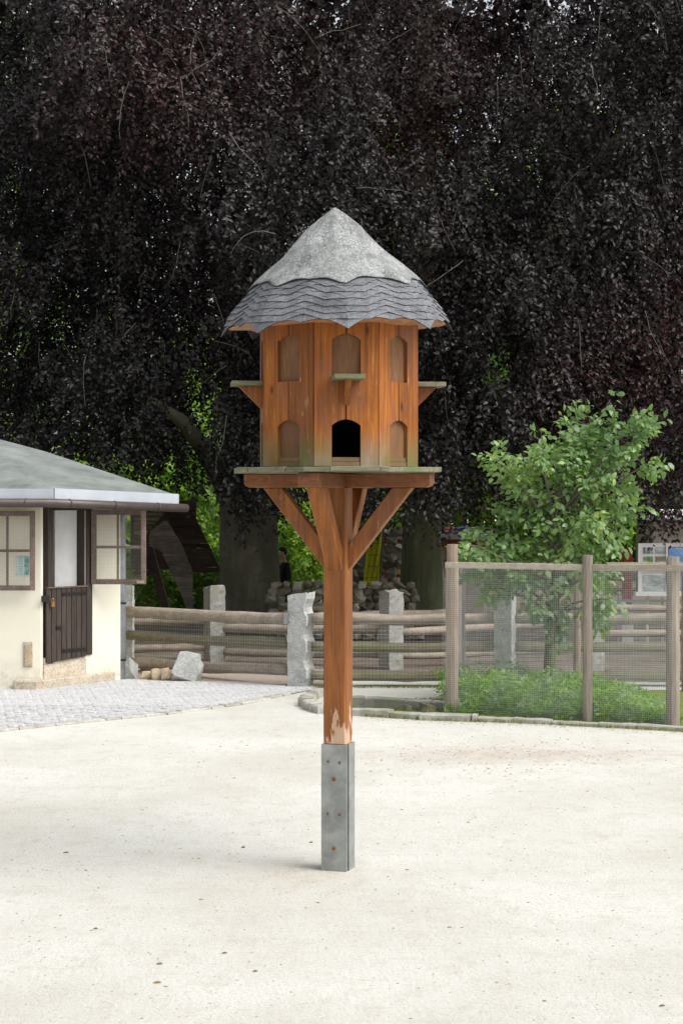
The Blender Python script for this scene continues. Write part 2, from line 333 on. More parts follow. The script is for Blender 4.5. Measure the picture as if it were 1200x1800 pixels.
def single(name, mb, mat, label=None, cat=None, group=None, kind=None, smooth=False, origin=(0, 0, 0), bevel=0):
    me = mesh_of(name, mb, mat, origin, smooth); o = bpy.data.objects.new(name, me); C.objects.link(o); o.location = origin; o['off'] = list(origin)
    for k, v in (('label', label), ('category', cat), ('group', group), ('kind', kind)):
        if v: o[k] = v
    if bevel:
        b = o.modifiers.new('bevel', 'BEVEL'); b.width = bevel; b.segments = 1; b.limit_method = 'ANGLE'
    return o
def inst(name, me, parent, loc, rot=(0, 0, 0), scale=(1, 1, 1)):
    o = bpy.data.objects.new(name, me); C.objects.link(o); o.parent = parent; o.location = Vector(loc)-base_off(parent); o.rotation_euler = rot; o.scale = scale; return o
def rock_mesh(name, mat, size, seed, n=26, sub=1, rough=.06):
    rr = random.Random(seed); bm = bmesh.new()
    for i in range(n):
        v = Vector((rr.gauss(0, 1), rr.gauss(0, 1), rr.gauss(0, 1))).normalized(); v = Vector([math.copysign(abs(c)**.6, c) for c in v])
        bm.verts.new(Vector((v.x*size[0]/2, v.y*size[1]/2, v.z*size[2]/2)))
    r = bmesh.ops.convex_hull(bm, input=bm.verts); bmesh.ops.delete(bm, geom=[g for g in r['geom_interior'] if isinstance(g, bmesh.types.BMVert)], context='VERTS')
    if sub:
        bmesh.ops.subdivide_edges(bm, edges=bm.edges, cuts=sub, use_grid_fill=True)
        for v in bm.verts: v.co += Vector(noise.noise_vector(v.co*9+Vector((seed, 0, 0))))*rough*min(size)
    me = bpy.data.meshes.new(name); bm.to_mesh(me); bm.free(); me.materials.append(mat); return me

def leaf_mesh(name, pos, axis, nrm, L, W, tint, mat, fine=False):
    """many leaves as real little folded blades: pos = stalk end, axis = leaf direction"""
    N = len(pos); axis /= np.linalg.norm(axis, axis=1, keepdims=True)+1e-9
    side = np.cross(axis, nrm); side /= np.linalg.norm(side, axis=1, keepdims=True)+1e-9
    up = np.cross(side, axis); L = np.asarray(L).reshape(-1, 1)*np.ones((N, 1)); W = np.asarray(W).reshape(-1, 1)*np.ones((N, 1))
    if fine:
        rows = [pos, pos+axis*L*.28+side*W*.42+up*W*.12, pos+axis*L*.66+side*W*.40+up*W*.10, pos+axis*L-up*L*.10, pos+axis*L*.66-side*W*.40+up*W*.10, pos+axis*L*.28-side*W*.42+up*W*.12]
        tri = [(0, 1, 5), (1, 2, 5), (5, 2, 4), (2, 3, 4)]
    else:
        rows = [pos, pos+axis*L*.45+side*W*.5+up*W*.15, pos+axis*L-up*L*.08, pos+axis*L*.45-side*W*.5+up*W*.15]; tri = [(0, 1, 2), (0, 2, 3)]
    k = len(rows); co = np.stack(rows, 1).reshape(-1, 3).astype(np.float32)
    idx = (np.arange(N)[:, None, None]*k+np.array(tri)[None]).reshape(-1).astype(np.int32); nt_ = len(tri)*N
    me = bpy.data.meshes.new(name); me.vertices.add(N*k); me.vertices.foreach_set('co', co.ravel())
    me.loops.add(nt_*3); me.loops.foreach_set('vertex_index', idx); me.polygons.add(nt_)
    me.polygons.foreach_set('loop_start', (np.arange(nt_)*3).astype(np.int32)); me.polygons.foreach_set('loop_total', np.full(nt_, 3, np.int32))
    at = me.attributes.new('tint', 'FLOAT', 'POINT'); at.data.foreach_set('value', np.repeat(np.clip(tint, 0, 1), k).astype(np.float32))
    me.update(calc_edges=True); me.materials.append(mat); return me
def unit(n): v = RNG.normal(size=(n, 3)); return v/np.linalg.norm(v, axis=1, keepdims=True)
def sprays(cen, dirs, n, seglen, L, W, tint, nb=(0, -.5, .6), jit=.5, spread=.8):
    """leafy twigs: n leaves set alternately along each twig"""
    K = len(cen); dirs = dirs/np.linalg.norm(dirs, axis=1, keepdims=True); up = np.array(nb)[None]+RNG.normal(size=(K, 3))*.35
    side = np.cross(dirs, up); side /= np.linalg.norm(side, axis=1, keepdims=True)+1e-9
    t_ = (np.arange(n)/n)[None, :, None]; sg = np.where(np.arange(n) % 2 == 0, 1, -1)[None, :, None]
    droop = np.array([0, 0, -1.])[None, None]*(t_**2)*seglen*.35
    pos = cen[:, None]+dirs[:, None]*t_*seglen+droop+RNG.normal(size=(K, n, 3))*seglen*.05
    ax = dirs[:, None]*.55+side[:, None]*sg*spread+RNG.normal(size=(K, n, 3))*.25+np.array([0, 0, -.25])
    nr = up[:, None]+RNG.normal(size=(K, n, 3))*jit
    ln = L*(0.7+.5*RNG.random((K, n))); tt = tint[:, None]+RNG.normal(size=(K, n))*.12
    return pos.reshape(-1, 3), ax.reshape(-1, 3), nr.reshape(-1, 3), ln.reshape(-1), ln.reshape(-1)*(W/L), tt.reshape(-1)
def fnoise(p, s, seed=0):
    """cheap smooth 3-D noise by sines, vectorised, about -1..1"""
    q = p*s+seed*3.1; x, y, z = q[:, 0], q[:, 1], q[:, 2]
    return (np.sin(x*1.0+1.7*np.sin(y*1.1+z*.7))+np.sin(y*1.3+1.5*np.sin(z*1.2+x*.6)+2)+np.sin(z*1.1+1.6*np.sin(x*.9-y*.8)+4)+.6*np.sin(2.3*x+1.9*y-2.1*z))/3.0

# ================================================================== SETTING
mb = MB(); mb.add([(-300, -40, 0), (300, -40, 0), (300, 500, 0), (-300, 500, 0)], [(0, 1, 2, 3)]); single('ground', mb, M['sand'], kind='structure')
# paddock floor behind the log fence
fL, fM, fR = G(215, 1182), G(527, 1200), Vector((2.0, 22.0, 0))
mb = MB(); mb.add([(-14, 25.0, .004), (fL.x, fL.y+.1, .004), (fM.x, fM.y+.2, .004), (14, 22.2, .004), (60, 22.2, .004), (60, 140, .004), (-60, 140, .004), (-60, 25, .004)], [tuple(range(8))])
single('paddock_ground', mb, M['mulch'], kind='structure')
mb = MB(); a, b = G(330, 1180), G(565, 1190)
pts = [G(235, 1197), G(350, 1200), G(440, 1206), G(545, 1211), G(572, 1208), G(572, 1178), G(235, 1164)]
mb.add([(p.x, p.y, .008) for p in pts], [tuple(range(7))]); single('gravel_strip', mb, M['gravel'], kind='structure')

# ---- cobbled paving on the left
edge = [G(-420, 1322), G(-200, 1306), G(0, 1287), G(150, 1271), G(300, 1256), G(420, 1240), G(505, 1222), G(560, 1211)]
paving = bpy.data.objects.new('cobbled_pavement', None)
mb = MB(); pl = [(p.x, p.y, .010) for p in edge]+[(fM.x+.1, fM.y-.15, .010), (G(235, 1200).x, G(235, 1196).y, .010), (-2.7, 22.75, .010), (-9, 21.9, .010)]
mb.add(pl, [tuple(range(len(pl)))]); paving = single('cobbled_pavement', mb, M['joint'], kind='structure')
def edge_y(x):
    for a, b in zip(edge, edge[1:]):
        if a.x <= x <= b.x: return a.y+(b.y-a.y)*(x-a.x)/(b.x-a.x)
    return 99
def back_y(x):
    if x < -3.6: return 21.75
    if x < -2.7: return 21.75+(x+3.6)*1.15
    return 22.75+(x+2.7)*(21.85-22.75)/2.3
def cobble_mb(rr, c=(0, 0, 0), s=(.086, .082), rz=0):
    mb = MB(); hx, hy = s[0]/2, s[1]/2; j = lambda: rr.uniform(-.006, .006); m = Matrix.Translation(c) @ Matrix.Rotation(rz, 4, 'Z')
    ring = [(-hx+j(), -hy+j()), (hx+j(), -hy+j()), (hx+j(), hy+j()), (-hx+j(), hy+j())]
    v = [m @ Vector((x, y, .008)) for x, y in ring]+[m @ Vector((x, y, .015)) for x, y in ring]+[m @ Vector((x*.76, y*.76, .019+rr.uniform(-.002, .002))) for x, y in ring]
    mb.add(v, [(0, 1, 5, 4), (1, 2, 6, 5), (2, 3, 7, 6), (3, 0, 4, 7), (4, 5, 9, 8), (5, 6, 10, 9), (6, 7, 11, 10), (7, 4, 8, 11), (8, 9, 10, 11)]); return mb
rr = random.Random(3); cand = []
ang = R(-16); ca, sa = math.cos(ang), math.sin(ang)
for i in range(-72, 72):
    for j in range(-72, 72):
        u = i*.098+(.049 if j % 2 else 0); v = j*.092
        x = -2+u*ca-v*sa+rr.uniform(-.006, .006); y = 20+u*sa+v*ca+rr.uniform(-.006, .006)
        if x < -5.2 or x > -.2: continue
        if edge_y(x)+.17 < y < back_y(x)-.04: cand.append((y, x))
cand.sort(); cvar = [mesh_of('cobble', cobble_mb(random.Random(k)), M['cobble']) for k in range(7)]
vis = [c for c in cand if c[1]/c[0]*F+600 > -10]; sel = set(vis[:285])
big = MB()
for y, x in cand:
    if (y, x) in sel:
        inst('cobble', cvar[rr.randrange(7)], paving, (x, y, 0), (0, 0, ang+rr.uniform(-.12, .12)), (rr.uniform(.9, 1.12), rr.uniform(.9, 1.08), rr.uniform(.8, 1.3)))
    else:
        q = cobble_mb(rr, (x, y, 0), (.086, .082), ang+rr.uniform(-.1, .1)); big.add(q.v, q.f)
part('cobbles', big, M['cobble'], paving, kind='stuff')
def stones_along(name, pts, lens, w_, h_, mat, parent, seed, z0=-.03, jit=.012):
    rr = random.Random(seed); pts = [Vector(p) for p in pts]; seg = 0; pos = 0.0; total = sum((b-a).length for a, b in zip(pts, pts[1:])); d0 = 0
    def at(d):
        for a, b in zip(pts, pts[1:]):
            l = (b-a).length
            if d <= l: return a+(b-a)*(d/l), (b-a).normalized()
            d -= l
        return pts[-1], (pts[-1]-pts[-2]).normalized()
    out = []
    while d0 < total-.05:
        l = min(rr.uniform(*lens), total-d0); p, dr = at(d0+l/2); hh = h_*rr.uniform(.85, 1.15)
        mb = MB(); a = p-dr*(l/2-.006); b = p+dr*(l/2-.006); n = Vector((-dr.y, dr.x, 0))
        k = 5; vs, fs = [], []
        for i in range(k):
            q = a+(b-a)*i/(k-1); jj = lambda: rr.uniform(-jit, jit)
            fr = -n*(w_/2+jj()); bk = n*(w_/2+jj())
            vs += [q+fr+Vector((0, 0, z0)), q+fr+Vector((0, 0, hh-.012+jj()*.5)), q+fr*.8+Vector((0, 0, hh+jj()*.4)), q+bk*.85+Vector((0, 0, hh+jj()*.4)), q+bk+Vector((0, 0, z0))]
        for i in range(k-1):
            for c in range(4): fs.append((i*5+c, i*5+c+1, (i+1)*5+c+1, (i+1)*5+c))
        fs += [(0, 1, 2, 3, 4), tuple((k-1)*5+c for c in (4, 3, 2, 1, 0))]
        mb.add(vs, fs); out.append(part(name, mb, mat, parent)); d0 += l
    return out
stones_along('kerb_stone', [(p.x, p.y+.07, 0) for p in edge[:-1]], (.16, .34), .11, .022, M['kerb'], paving, 5)

# ---- planted bed ring: kerb stones, lawn strip, stumps
bed = root('bed_edging', 'ring of pale granite kerb stones round the grassy planted bed', 'kerb', G(600, 1250))
front = [G(563, 1224), G(545, 1231), G(538, 1241), G(548, 1250), G(575, 1256), G(640, 1259), G(700, 1263), G(770, 1267), G(840, 1269), G(900, 1271), G(1000, 1276), G(1100, 1281), G(1185, 1286), G(1260, 1290)]
front = [Vector((p.x, p.y+.06, 0)) for p in front]
def front_line(x): return float(np.interp(x, [p.x for p in front[4:]], [p.y for p in front[4:]]))
stones_along('kerb_stone', front[:5], (.12, .2), .14, .085, M['kerb'], bed, 11, jit=.02)
stones_along('kerb_stone', front[4:9], (.3, .55), .13, .07, M['kerb'], bed, 12); stones_along('kerb_stone', front[8:], (.35, .6), .10, .045, M['kerb'], bed, 14)
stones_along('back_kerb_stone', [G(590, 1246), G(640, 1246), G(720, 1249), G(790, 1253)], (.26, .5), .16, .13, M['kerb_dark'], bed, 13)
mb = MB(); lp = [G(590, 1250), G(640, 1255), G(720, 1260), G(800, 1264), G(900, 1267), G(1150, 1280), G(1240, 1284), Vector((4.2, 21.5, 0)), Vector((1.3, 21.5, 0)), G(790, 1245), G(640, 1240), G(590, 1240)]
mb.add([(p.x, p.y, .012) for p in lp], [tuple(range(len(lp)))]); single('lawn_strip', mb, M['lawn'], kind='structure')
def stump(x0, x1, yt, yb, lab, seed):
    a, b = G(x0, yb), G(x1, yb); c = (a+b)/2; h = (yb-yt)/F*c.y; rr_ = (b-a).length/2; mb = MB()
    mb.tube([(c.x, c.y+rr_, -.02), (c.x, c.y+rr_, h*.6), (c.x+.01, c.y+rr_, h)], [rr_*1.05, rr_, rr_*.95], 9, jit=.25, seed=seed)
    single('stump', mb, M['stump'], lab, 'stump', 'stumps on the grass strip', origin=tuple(c))
stump(708, 723, 1241, 1255, 'narrow dark mossy stump on the grass strip', 2)
stump(737, 768, 1240, 1257, 'wider dark mossy stump beside the enclosure corner', 5)
me = rock_mesh('broken_brick', M['tan_stone'], (.14, .09, .05), 8); o = bpy.data.objects.new('brick_piece', me); C.objects.link(o)
o.location = G(631, 1244)+Vector((0, 0, .025)); o['label'] = 'small reddish broken stone lying on the grass strip near the post'; o['category'] = 'stone'

# ================================================================== DOVECOTE
X0, Y0 = -.021, 11.24; SC = 285.0
dove = root('dovecote', 'octagonal orange wooden dovecote with grey bell roof on a single post', 'dovecote', (X0, Y0, 0))
def pol(r, deg, z): a = R(deg); return Vector((r*math.sin(a), -r*math.cos(a), z))       # 0 deg faces the camera, + to the right
PR = 17                                                     # post's turn: its front looks a little to the left
e1 = Vector((math.cos(R(PR)), -math.sin(R(PR)), 0)); e2 = Vector((-math.sin(R(PR)), -math.cos(R(PR)), 0))
def L3(a, b, z): return e1*a+e2*b+Vector((0, 0, z))
def lbox(mb, a, b, z, sa, sb, sz):
    mb.hexa([L3(a-sa/2, b-sb/2, z-sz/2), L3(a+sa/2, b-sb/2, z-sz/2), L3(a+sa/2, b+sb/2, z-sz/2), L3(a-sa/2, b+sb/2, z-sz/2),
             L3(a-sa/2, b-sb/2, z+sz/2), L3(a+sa/2, b-sb/2, z+sz/2), L3(a+sa/2, b+sb/2, z+sz/2), L3(a-sa/2, b+sb/2, z+sz/2)])
PW = .148
mb = MB(); ch = .012; h_ = PW/2; out = [(-h_+ch, h_), (h_-ch, h_), (h_, h_-ch), (h_, -h_+ch), (h_-ch, -h_), (-h_+ch, -h_), (-h_, -h_+ch), (-h_, h_-ch)]
mb.prism([L3(x, y, .02) for x, y in out], (0, 0, 2.33)); part('post', mb, M['dove_frame'], dove, local=True)
# steel shoe: front and back plates with folded lips, right side angle
sp = MB(); lbox(sp, -.002, h_+.007, .388, .160, .008, .776); lbox(sp, -.078, h_-.006, .388, .008, .026, .776); lbox(sp, .074, h_-.006, .388, .008, .026, .776)
plate = part('steel_plate', sp, M['galv'], dove, local=True)
sp = MB(); lbox(sp, .002, -h_-.007, .388, .160, .008, .776); lbox(sp, .0815, -.012, .388, .007, .118, .782); lbox(sp, -.078, -h_+.012, .388, .008, .04, .776)
part('steel_plate', sp, M['galv'], dove, local=True)
def bolt(a, z, r, parent):
    b = MB(); q = h_+.011; b.tube([L3(a, q, z), L3(a, q+.006, z), L3(a, q+.010, z)], [r, r*.95, r*.5], 6); part('bolt', b, M['rust'], parent, local=True)
for a, z, r in ((-.037, .672, .008), (.036, .668, .009), (0, .566, .014), (-.04, .352, .008), (.036, .35, .009), (-.001, .14, .013)): bolt(a, z, r, plate)
# crossed beams
def beam(name, mb_): return part(name, mb_, M['dove_beam'], dove, local=True, bevel=.006)
mb = MB(); A = .585
def bcut(d1, d2, hw, z0, z1, L_):
    """beam along d1 with rounded under-ends"""
    m_ = MB(); prof = [(-L_, z1), (-L_, z0+.03), (-L_+.012, z0+.008), (-L_+.035, z0), (L_-.035, z0), (L_-.012, z0+.008), (L_, z0+.03), (L_, z1)]
    m_.prism([d1*p-d2*hw+Vector((0, 0, z)) for p, z in prof], d2*(2*hw)); return m_
beam('cross_beam', bcut(e1, e2, .05, 2.353, 2.4385, .60)); beam('cross_beam', bcut(e2, e1, .066, 2.351, 2.4390, .60))
# braces
for k, (dx, dy) in enumerate(((1, 0), (-1, 0), (0, 1), (0, -1))):
    d = e1*dx+e2*dy; s_ = e2 if dx else e1; hw = .034 if dx else .052
    a0, a1 = .064, .46; zt, zb = 2.352, 1.86; wd = .105 if dx else .09
    m_ = MB(); m_.prism([d*a0-s_*hw+Vector((0, 0, zb-.03)), d*a0-s_*hw+Vector((0, 0, zb+wd*1.2)), d*(a1-wd)-s_*hw+Vector((0, 0, zt)), d*(a1+.02)-s_*hw+Vector((0, 0, zt))], s_*(2*hw))
    part('brace', m_, M['dove_brace'] if dx else M['dove_brace_long'], dove, local=True, bevel=.005)
# platform: octagon planked in strips, rim algae green
PT, PB = 2.474, 2.444; VA = -16.5
octo = [pol(.668, VA+45*k, 0)+Vector((-.012, 0, 0)) for k in range(8)]
def clip(poly, axis, lo, hi):
    for sgn, lim in ((1, lo), (-1, -hi)):
        out = []
        for i in range(len(poly)):
            a, b = poly[i], poly[(i+1) % len(poly)]; da, db = sgn*a.dot(axis)-lim, sgn*b.dot(axis)-lim
            if da >= 0: out.append(a)
            if da*db < 0: out.append(a+(b-a)*(da/(da-db)))
        poly = out
        if not poly: return []
    return poly
axp = e1; n = 5; wdt = 1.36/n
for k in range(n):
    lo = -.68+k*wdt; pc = clip(octo, axp, lo+.0015, lo+wdt-.0015)
    if len(pc) > 2:
        m_ = MB(); m_.prism([p+Vector((0, 0, PB+random.uniform(-.003, .003))) for p in pc], (0, 0, PT-PB)); part('platform_board', m_, M['algae_wood'], dove, local=True, bevel=.003)
# body: eight faces, two boards each, arched niches
BR = .508; FW = 2*BR*math.sin(R(22.5)); AP = BR*math.cos(R(22.5)); B0, B1 = 2.478, 3.37
Nw = .172; arch = [( -Nw/2, 0), (-Nw*.36, .018), (-Nw*.2, .031), (0, .037)]
lo_sp, up_b, up_sp = 2.718, 2.985, 3.225
for k in range(8):
    ang_ = VA+22.5+45*k; o_ = pol(1, ang_, 0); u_ = Vector((math.cos(R(ang_)), math.sin(R(ang_)), 0))
    front_ = abs(((ang_+180) % 360)-180) < 20; T = .024
    def q(u, z, d=0): return u_*u+o_*(AP-d)+Vector((0, 0, z))
    for sgn in (-1, 1):
        e = FW/2-.0035; g = .0034
        ol = [(e, B0), (e, B1), (g, B1), (g, up_sp+.037)]+[(-x, up_sp+z) for x, z in reversed(arch[:-1])]+[(Nw/2, up_b), (g, up_b), (g, lo_sp+.037)]+[(-x, lo_sp+z) for x, z in reversed(arch[:-1])]+[(Nw/2, B0)]
        m_ = MB(); m_.prism([q(sgn*u, z) for u, z in ol], -o_*T); part('wall_board', m_, M['dove_board'], dove, local=True)
    m_ = MB(); m_.prism([q(-.12, 2.95, T+.001), q(.12, 2.95, T+.001), q(.12, 3.31, T+.001), q(-.12, 3.31, T+.001)], -o_*.012)
    part('niche_panel', m_, M['niche'], dove, local=True)
    if not front_:
        m_ = MB(); m_.prism([q(-.12, B0+.002, T+.001), q(.12, B0+.002, T+.001), q(.12, 2.79, T+.001), q(-.12, 2.79, T+.001)], -o_*.012)
        part('niche_panel', m_, M['niche'], dove, local=True)
    m_ = MB(); m_.prism([q(-Nw/2+.002, B0+.001, .006), q(Nw/2-.002, B0+.001, .006), q(Nw/2-.002, B0+.026, .006), q(-Nw/2+.002, B0+.026, .006)], -o_*.017); part('sill_board', m_, M['niche'], dove, local=True)
    m_ = MB(); m_.prism([q(-Nw/2+.002, B0+.028, .01), q(Nw/2-.002, B0+.028, .01), q(Nw/2-.002, B0+.052, .01), q(-Nw/2+.002, B0+.052, .01)], -o_*.013); part('sill_board', m_, M['niche'], dove, local=True)
    if k % 2 == 0 or True:
        if min(abs(((ang_-6-a+180) % 360)-180) for a in (0, 90, 180, 270)) < 10:
            m_ = MB(); zt = 3.013 if front_ else 3.006; m_.prism([q(-.09, zt-.03, -.19), q(.09, zt-.03, -.19), q(.09, zt-.03, -.001), q(-.09, zt-.03, -.001)], (0, 0, .028))
            pch = part('perch_shelf', m_, M['algae_wood'], dove, local=True, bevel=.003)
            m_ = MB(); m_.prism([q(-.017, zt-.032, -.001), q(-.017, zt-.032, -.145), q(-.017, zt-.175, -.001)], u_*.034); part('shelf_bracket', m_, M['dove_brace'], pch, local=True)
m_ = MB(); m_.prism([pol(.40, VA+45*k, 2.476) for k in range(8)], (0, 0, .003)); part('inner_floor', m_, M['niche'], dove, local=True)
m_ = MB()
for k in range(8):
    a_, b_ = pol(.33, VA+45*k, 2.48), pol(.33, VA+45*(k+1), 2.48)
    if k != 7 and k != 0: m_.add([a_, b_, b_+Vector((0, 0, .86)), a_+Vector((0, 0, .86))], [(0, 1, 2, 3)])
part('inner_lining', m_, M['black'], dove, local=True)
m_ = MB(); m_.prism([pol(BR-.03, VA+45*k, 3.34) for k in range(8)], (0, 0, .01)); part('ceiling_board', m_, M['niche'], dove, local=True)

# roof
prof = [(0, 0), (5, 6), (14, 18), (37, 44), (60, 65), (86, 89), (114, 120), (132, 142), (155, 163), (175, 179), (200, 193), (222, 201)]
pd = [p[0]/SC for p in prof]; pr = [p[1]/SC for p in prof]
RA, RZ = 4.5, 4.075
tilt = Matrix.Translation((0, 0, 3.33)) @ Matrix.Rotation(R(-1.5), 4, 'Y') @ Matrix.Rotation(R(2.6), 4, 'X') @ Matrix.Translation((0, 0, -3.33))
def cornerness(th):
    x = ((th-RA) % 45)/45; x = min(x, 1-x)*2; return 1-x                       # 1 on a corner, 0 mid-face
def roofpt(th, d, off=0):
    r = float(np.interp(d, pd, pr)); w_ = min(1, r/.66); c = ((th-RA) % 45)-22.5; g = math.cos(R(22.5))/math.cos(R(c))
    w_ = max(0., w_-.5)/.5; g = 1-(1-g)*w_*.85; g *= 1+.02*w_-.012*w_*math.exp(-((22.5-abs(c))/5.)**2); rr_ = r*g
    wob = (.014*noise.noise(Vector((math.sin(R(th))*2.5, math.cos(R(th))*2.5, d*6)))+.005*noise.noise(Vector((math.sin(R(th))*7, math.cos(R(th))*7, d*14))))*min(1, d/.15)
    dr = (float(np.interp(d+.01, pd, pr))-float(np.interp(d-.01, pd, pr)))/.02; nn_ = Vector((1, dr)).normalized()
    return tilt @ pol(max(rr_+nn_.x*(off+wob), 0.0), th, RZ-d+nn_.y*(off+wob))
def shell(mb, th0, th1, nth, dtop, dbot, nd, off_top, off_bot, thick):
    """curved patch with thickness; dtop/dbot are functions of the angle"""
    vs = []
    for lay in (0, 1):
        for j in range(nd+1):
            for i in range(nth+1):
                th = th0+(th1-th0)*i/nth; f = j/nd; d = dtop(th)*(1-f)+dbot(th)*f; vs.append(roofpt(th, d, (off_top*(1-f)+off_bot*f)-lay*thick))
    W = nth+1; N = W*(nd+1); fs = []; mi = []
    for j in range(nd):
        for i in range(nth):
            a = j*W+i; fs.append((a, a+1, a+W+1, a+W)); mi.append(0); fs.append((N+a, N+a+W, N+a+W+1, N+a+1)); mi.append(1)
    for i in range(nth): a = nd*W+i; fs.append((a, a+1, N+a+1, N+a)); mi.append(1); fs.append((i+1, i, N+i, N+i+1)); mi.append(0)
    for j in range(nd):
        a = j*W; fs.append((a, a+W, N+a+W, N+a)); mi.append(1); a += nth; fs.append((a+W, a, N+a, N+a+W)); mi.append(1)
    for f, m_ in zip(fs, mi): pass
    n0 = len(mb.v); mb.v += [tuple(v) for v in vs]; mb.f += [tuple(i+n0 for i in f) for f in fs]; mb.mi += mi
rr = random.Random(21)
def cor(th): return cornerness(th)
STEP = 11.3/SC; E0 = 203/SC
def tri(th, sh=0.): return abs((((th-RA+sh)/22.5) % 1)-.5)*2
def main_edge(k, j=0):
    amp = (25 if k == 0 else 20-.6*k)/SC
    return lambda th: E0-STEP*k-.020+amp*(.55*cor(th)+.45*tri(th)**1.6)+j
def inter_edge(k, j=0):
    return lambda th: E0-STEP*(k+.42)-.006+(18/SC)*(.6*cor(th)+.35*tri(th, 11.25)**1.4)-.006+j
deck = MB(); shell(deck, 182, 542, 64, lambda th: .02, lambda th: E0-.012+.03*cor(th), 10, -.012, -.012, .018); roof = part('roof_deck', deck, M['soffit'], dove, local=True)
for k in range(7):
    for s8 in range(8):
        c0 = RA+45*s8; j = rr.uniform(-.003, .003)
        m_ = MB(); shell(m_, c0-22.4, c0+22.4, 12, lambda th: main_edge(k)(th)-.085, main_edge(k, j), 3, -.001, .012, .008)
        part('shingle', m_, [M['shingle'], M['shingle_edge']], dove, local=True)
        if k < 6:
            c1 = c0+22.5; j = rr.uniform(-.003, .003); m_ = MB()
            shell(m_, c1-22.4, c1+22.4, 12, lambda th: inter_edge(k)(th)-.07, inter_edge(k, j), 3, .002, .0135, .006)
            part('shingle', m_, [M['shingle'], M['shingle_edge']], dove, local=True)
cap = MB(); shell(cap, 182, 542, 96, lambda th: .001, lambda th: E0-STEP*6.2-.008+(18/SC)*(.6*cor(th)+.4*tri(th)**1.6), 40,   .006, .021, .009)
co = part('roof_cap', cap, [M['felt'], M['shingle_edge']], dove, local=True, smooth=True)
for s8 in range(8):
    c0 = RA+45*s8; m_ = MB(); vs = []
    for i in range(7):
        th = c0+45*i/6; inn = pol(BR-.06, th, 3.325); ou = roofpt(th, E0-.016+.03*cor(th), -.034); inn2 = inn+Vector((0, 0, .02)); vs += [inn, ou, ou+Vector((0, 0, .014)), inn2]
    fs = []
    for i in range(6):
        for c in range(4): fs.append((i*4+c, i*4+(c+1) % 4, i*4+4+(c+1) % 4, i*4+4+c))
    fs += [(0, 1, 2, 3), (24, 27, 26, 25)]; m_.add(vs, fs); part('soffit_board', m_, M['soffit'], dove, local=True)

# ================================================================== HOUSE
C1 = P(72, 872, 21.75); C2 = P(212, 872, 22.75); C1.z = C2.z = 0
udir = (C2-C1).normalized(); ndir = Vector((udir.y, -udir.x, 0))       # outward (towards camera/right)
def Wp(x, y, out=0):
    k = (x-600)/F; P0 = C1+ndir*out; t_ = (k*P0.y-P0.x)/(udir.x-k*udir.y); p = P0+udir*t_; return Vector((p.x, p.y, H-(y-HZ)/F*p.y))
house = root('animal_house', 'low cream rendered animal house with felt roof, half door and mesh shutters', 'house', (C1.x, C1.y, 0))
WT = 2.30
def wallpiece(a, b, z0, z1, nrm, th=.22):
    m_ = MB(); m_.prism([(a.x, a.y, z0), (b.x, b.y, z0), (b.x, b.y, z1), (a.x, a.y, z1)], -nrm*th); return m_
part('wall', wallpiece(Vector((-7.5, 21.75, 0)), C1, -.02, WT, Vector((0, -1, 0))), M['cream'], house)
dl, drr = Wp(76, 1100), Wp(150, 1100); dt = Wp(110, 890).z; db = Wp(80, 1184).z
part('wall', wallpiece(C1, dl, -.02, WT, ndir), M['cream'], house)
part('wall', wallpiece(drr, C2, -.02, WT, ndir), M['cream'], house)
part('wall', wallpiece(dl, drr, dt, WT, ndir), M['cream'], house)
part('threshold', wallpiece(dl+ndir*.024, drr+ndir*.024, -.02, .36, ndir), M['step'], house)
part('wall', wallpiece(C2, Vector((-3.9, 27, 0)), -.02, WT, Vector((1, .05, 0))), M['cream'], house)
# dim inside: floor, back wall
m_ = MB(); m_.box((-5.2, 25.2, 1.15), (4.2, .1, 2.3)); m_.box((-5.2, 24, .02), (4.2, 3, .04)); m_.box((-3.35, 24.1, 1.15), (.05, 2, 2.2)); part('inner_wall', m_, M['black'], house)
# frame
fr = MB()
def wbar(x0, y0, x1, y1, o0, o1):
    m = MB(); a, b, c, d = Wp(x0, y1, o0), Wp(x1, y1, o0), Wp(x1, y0, o0), Wp(x0, y0, o0); zt, zb = (c.z+d.z)/2, (a.z+b.z)/2
    m.prism([(a.x, a.y, zb), (b.x, b.y, zb), (b.x, b.y, zt), (a.x, a.y, zt)], ndir*(o1-o0)); return m
dframe = part('door_frame', wbar(73, 888, 82, 1166, -.1, .025), M['dark_wood'], house, bevel=.004)
part('jamb', wbar(141, 888, 151, 1150, -.1, .025), M['dark_wood'], dframe, bevel=.004)
m_ = MB(); a = drr-udir*.003-ndir*.004; m_.prism([(a.x, a.y, .37), (a.x-ndir.x*.218, a.y-ndir.y*.218, .37), (a.x-ndir.x*.218, a.y-ndir.y*.218, 2.2), (a.x, a.y, 2.2)], -udir*.012); part('jamb_lining', m_, M['dark_wood'], dframe)
part('lintel', wbar(82.2, 888, 140.8, 897, -.1, .025), M['dark_wood'], dframe, bevel=.004)
m_ = MB(); a = drr-udir*.02-ndir*.13; b = Wp(97, 1000, -.20); m_.prism([(a.x, a.y, .9), (b.x, b.y, .9), (b.x, b.y, 2.16), (a.x, a.y, 2.16)], -ndir*.03)
part('upper_door', m_, M['white'], house, label='white inner face of the opened upper door')
door = bpy.data.objects.new('lower_door', None); C.objects.link(door); door.parent = house; door['label'] = 'dark brown board half door'
nb = 8
for k in range(nb):
    x0 = 80+70*k/nb; x1 = 80+70*(k+1)/nb; yt = 1035-7*((x0+x1)/2-80)/70; yb = 1166-13*((x0+x1)/2-80)/70
    part('board', wbar(x0+.4, yt, x1-.4, yb, .028, .052+.002*(k % 2)), M['dark_wood'], door, bevel=.003)
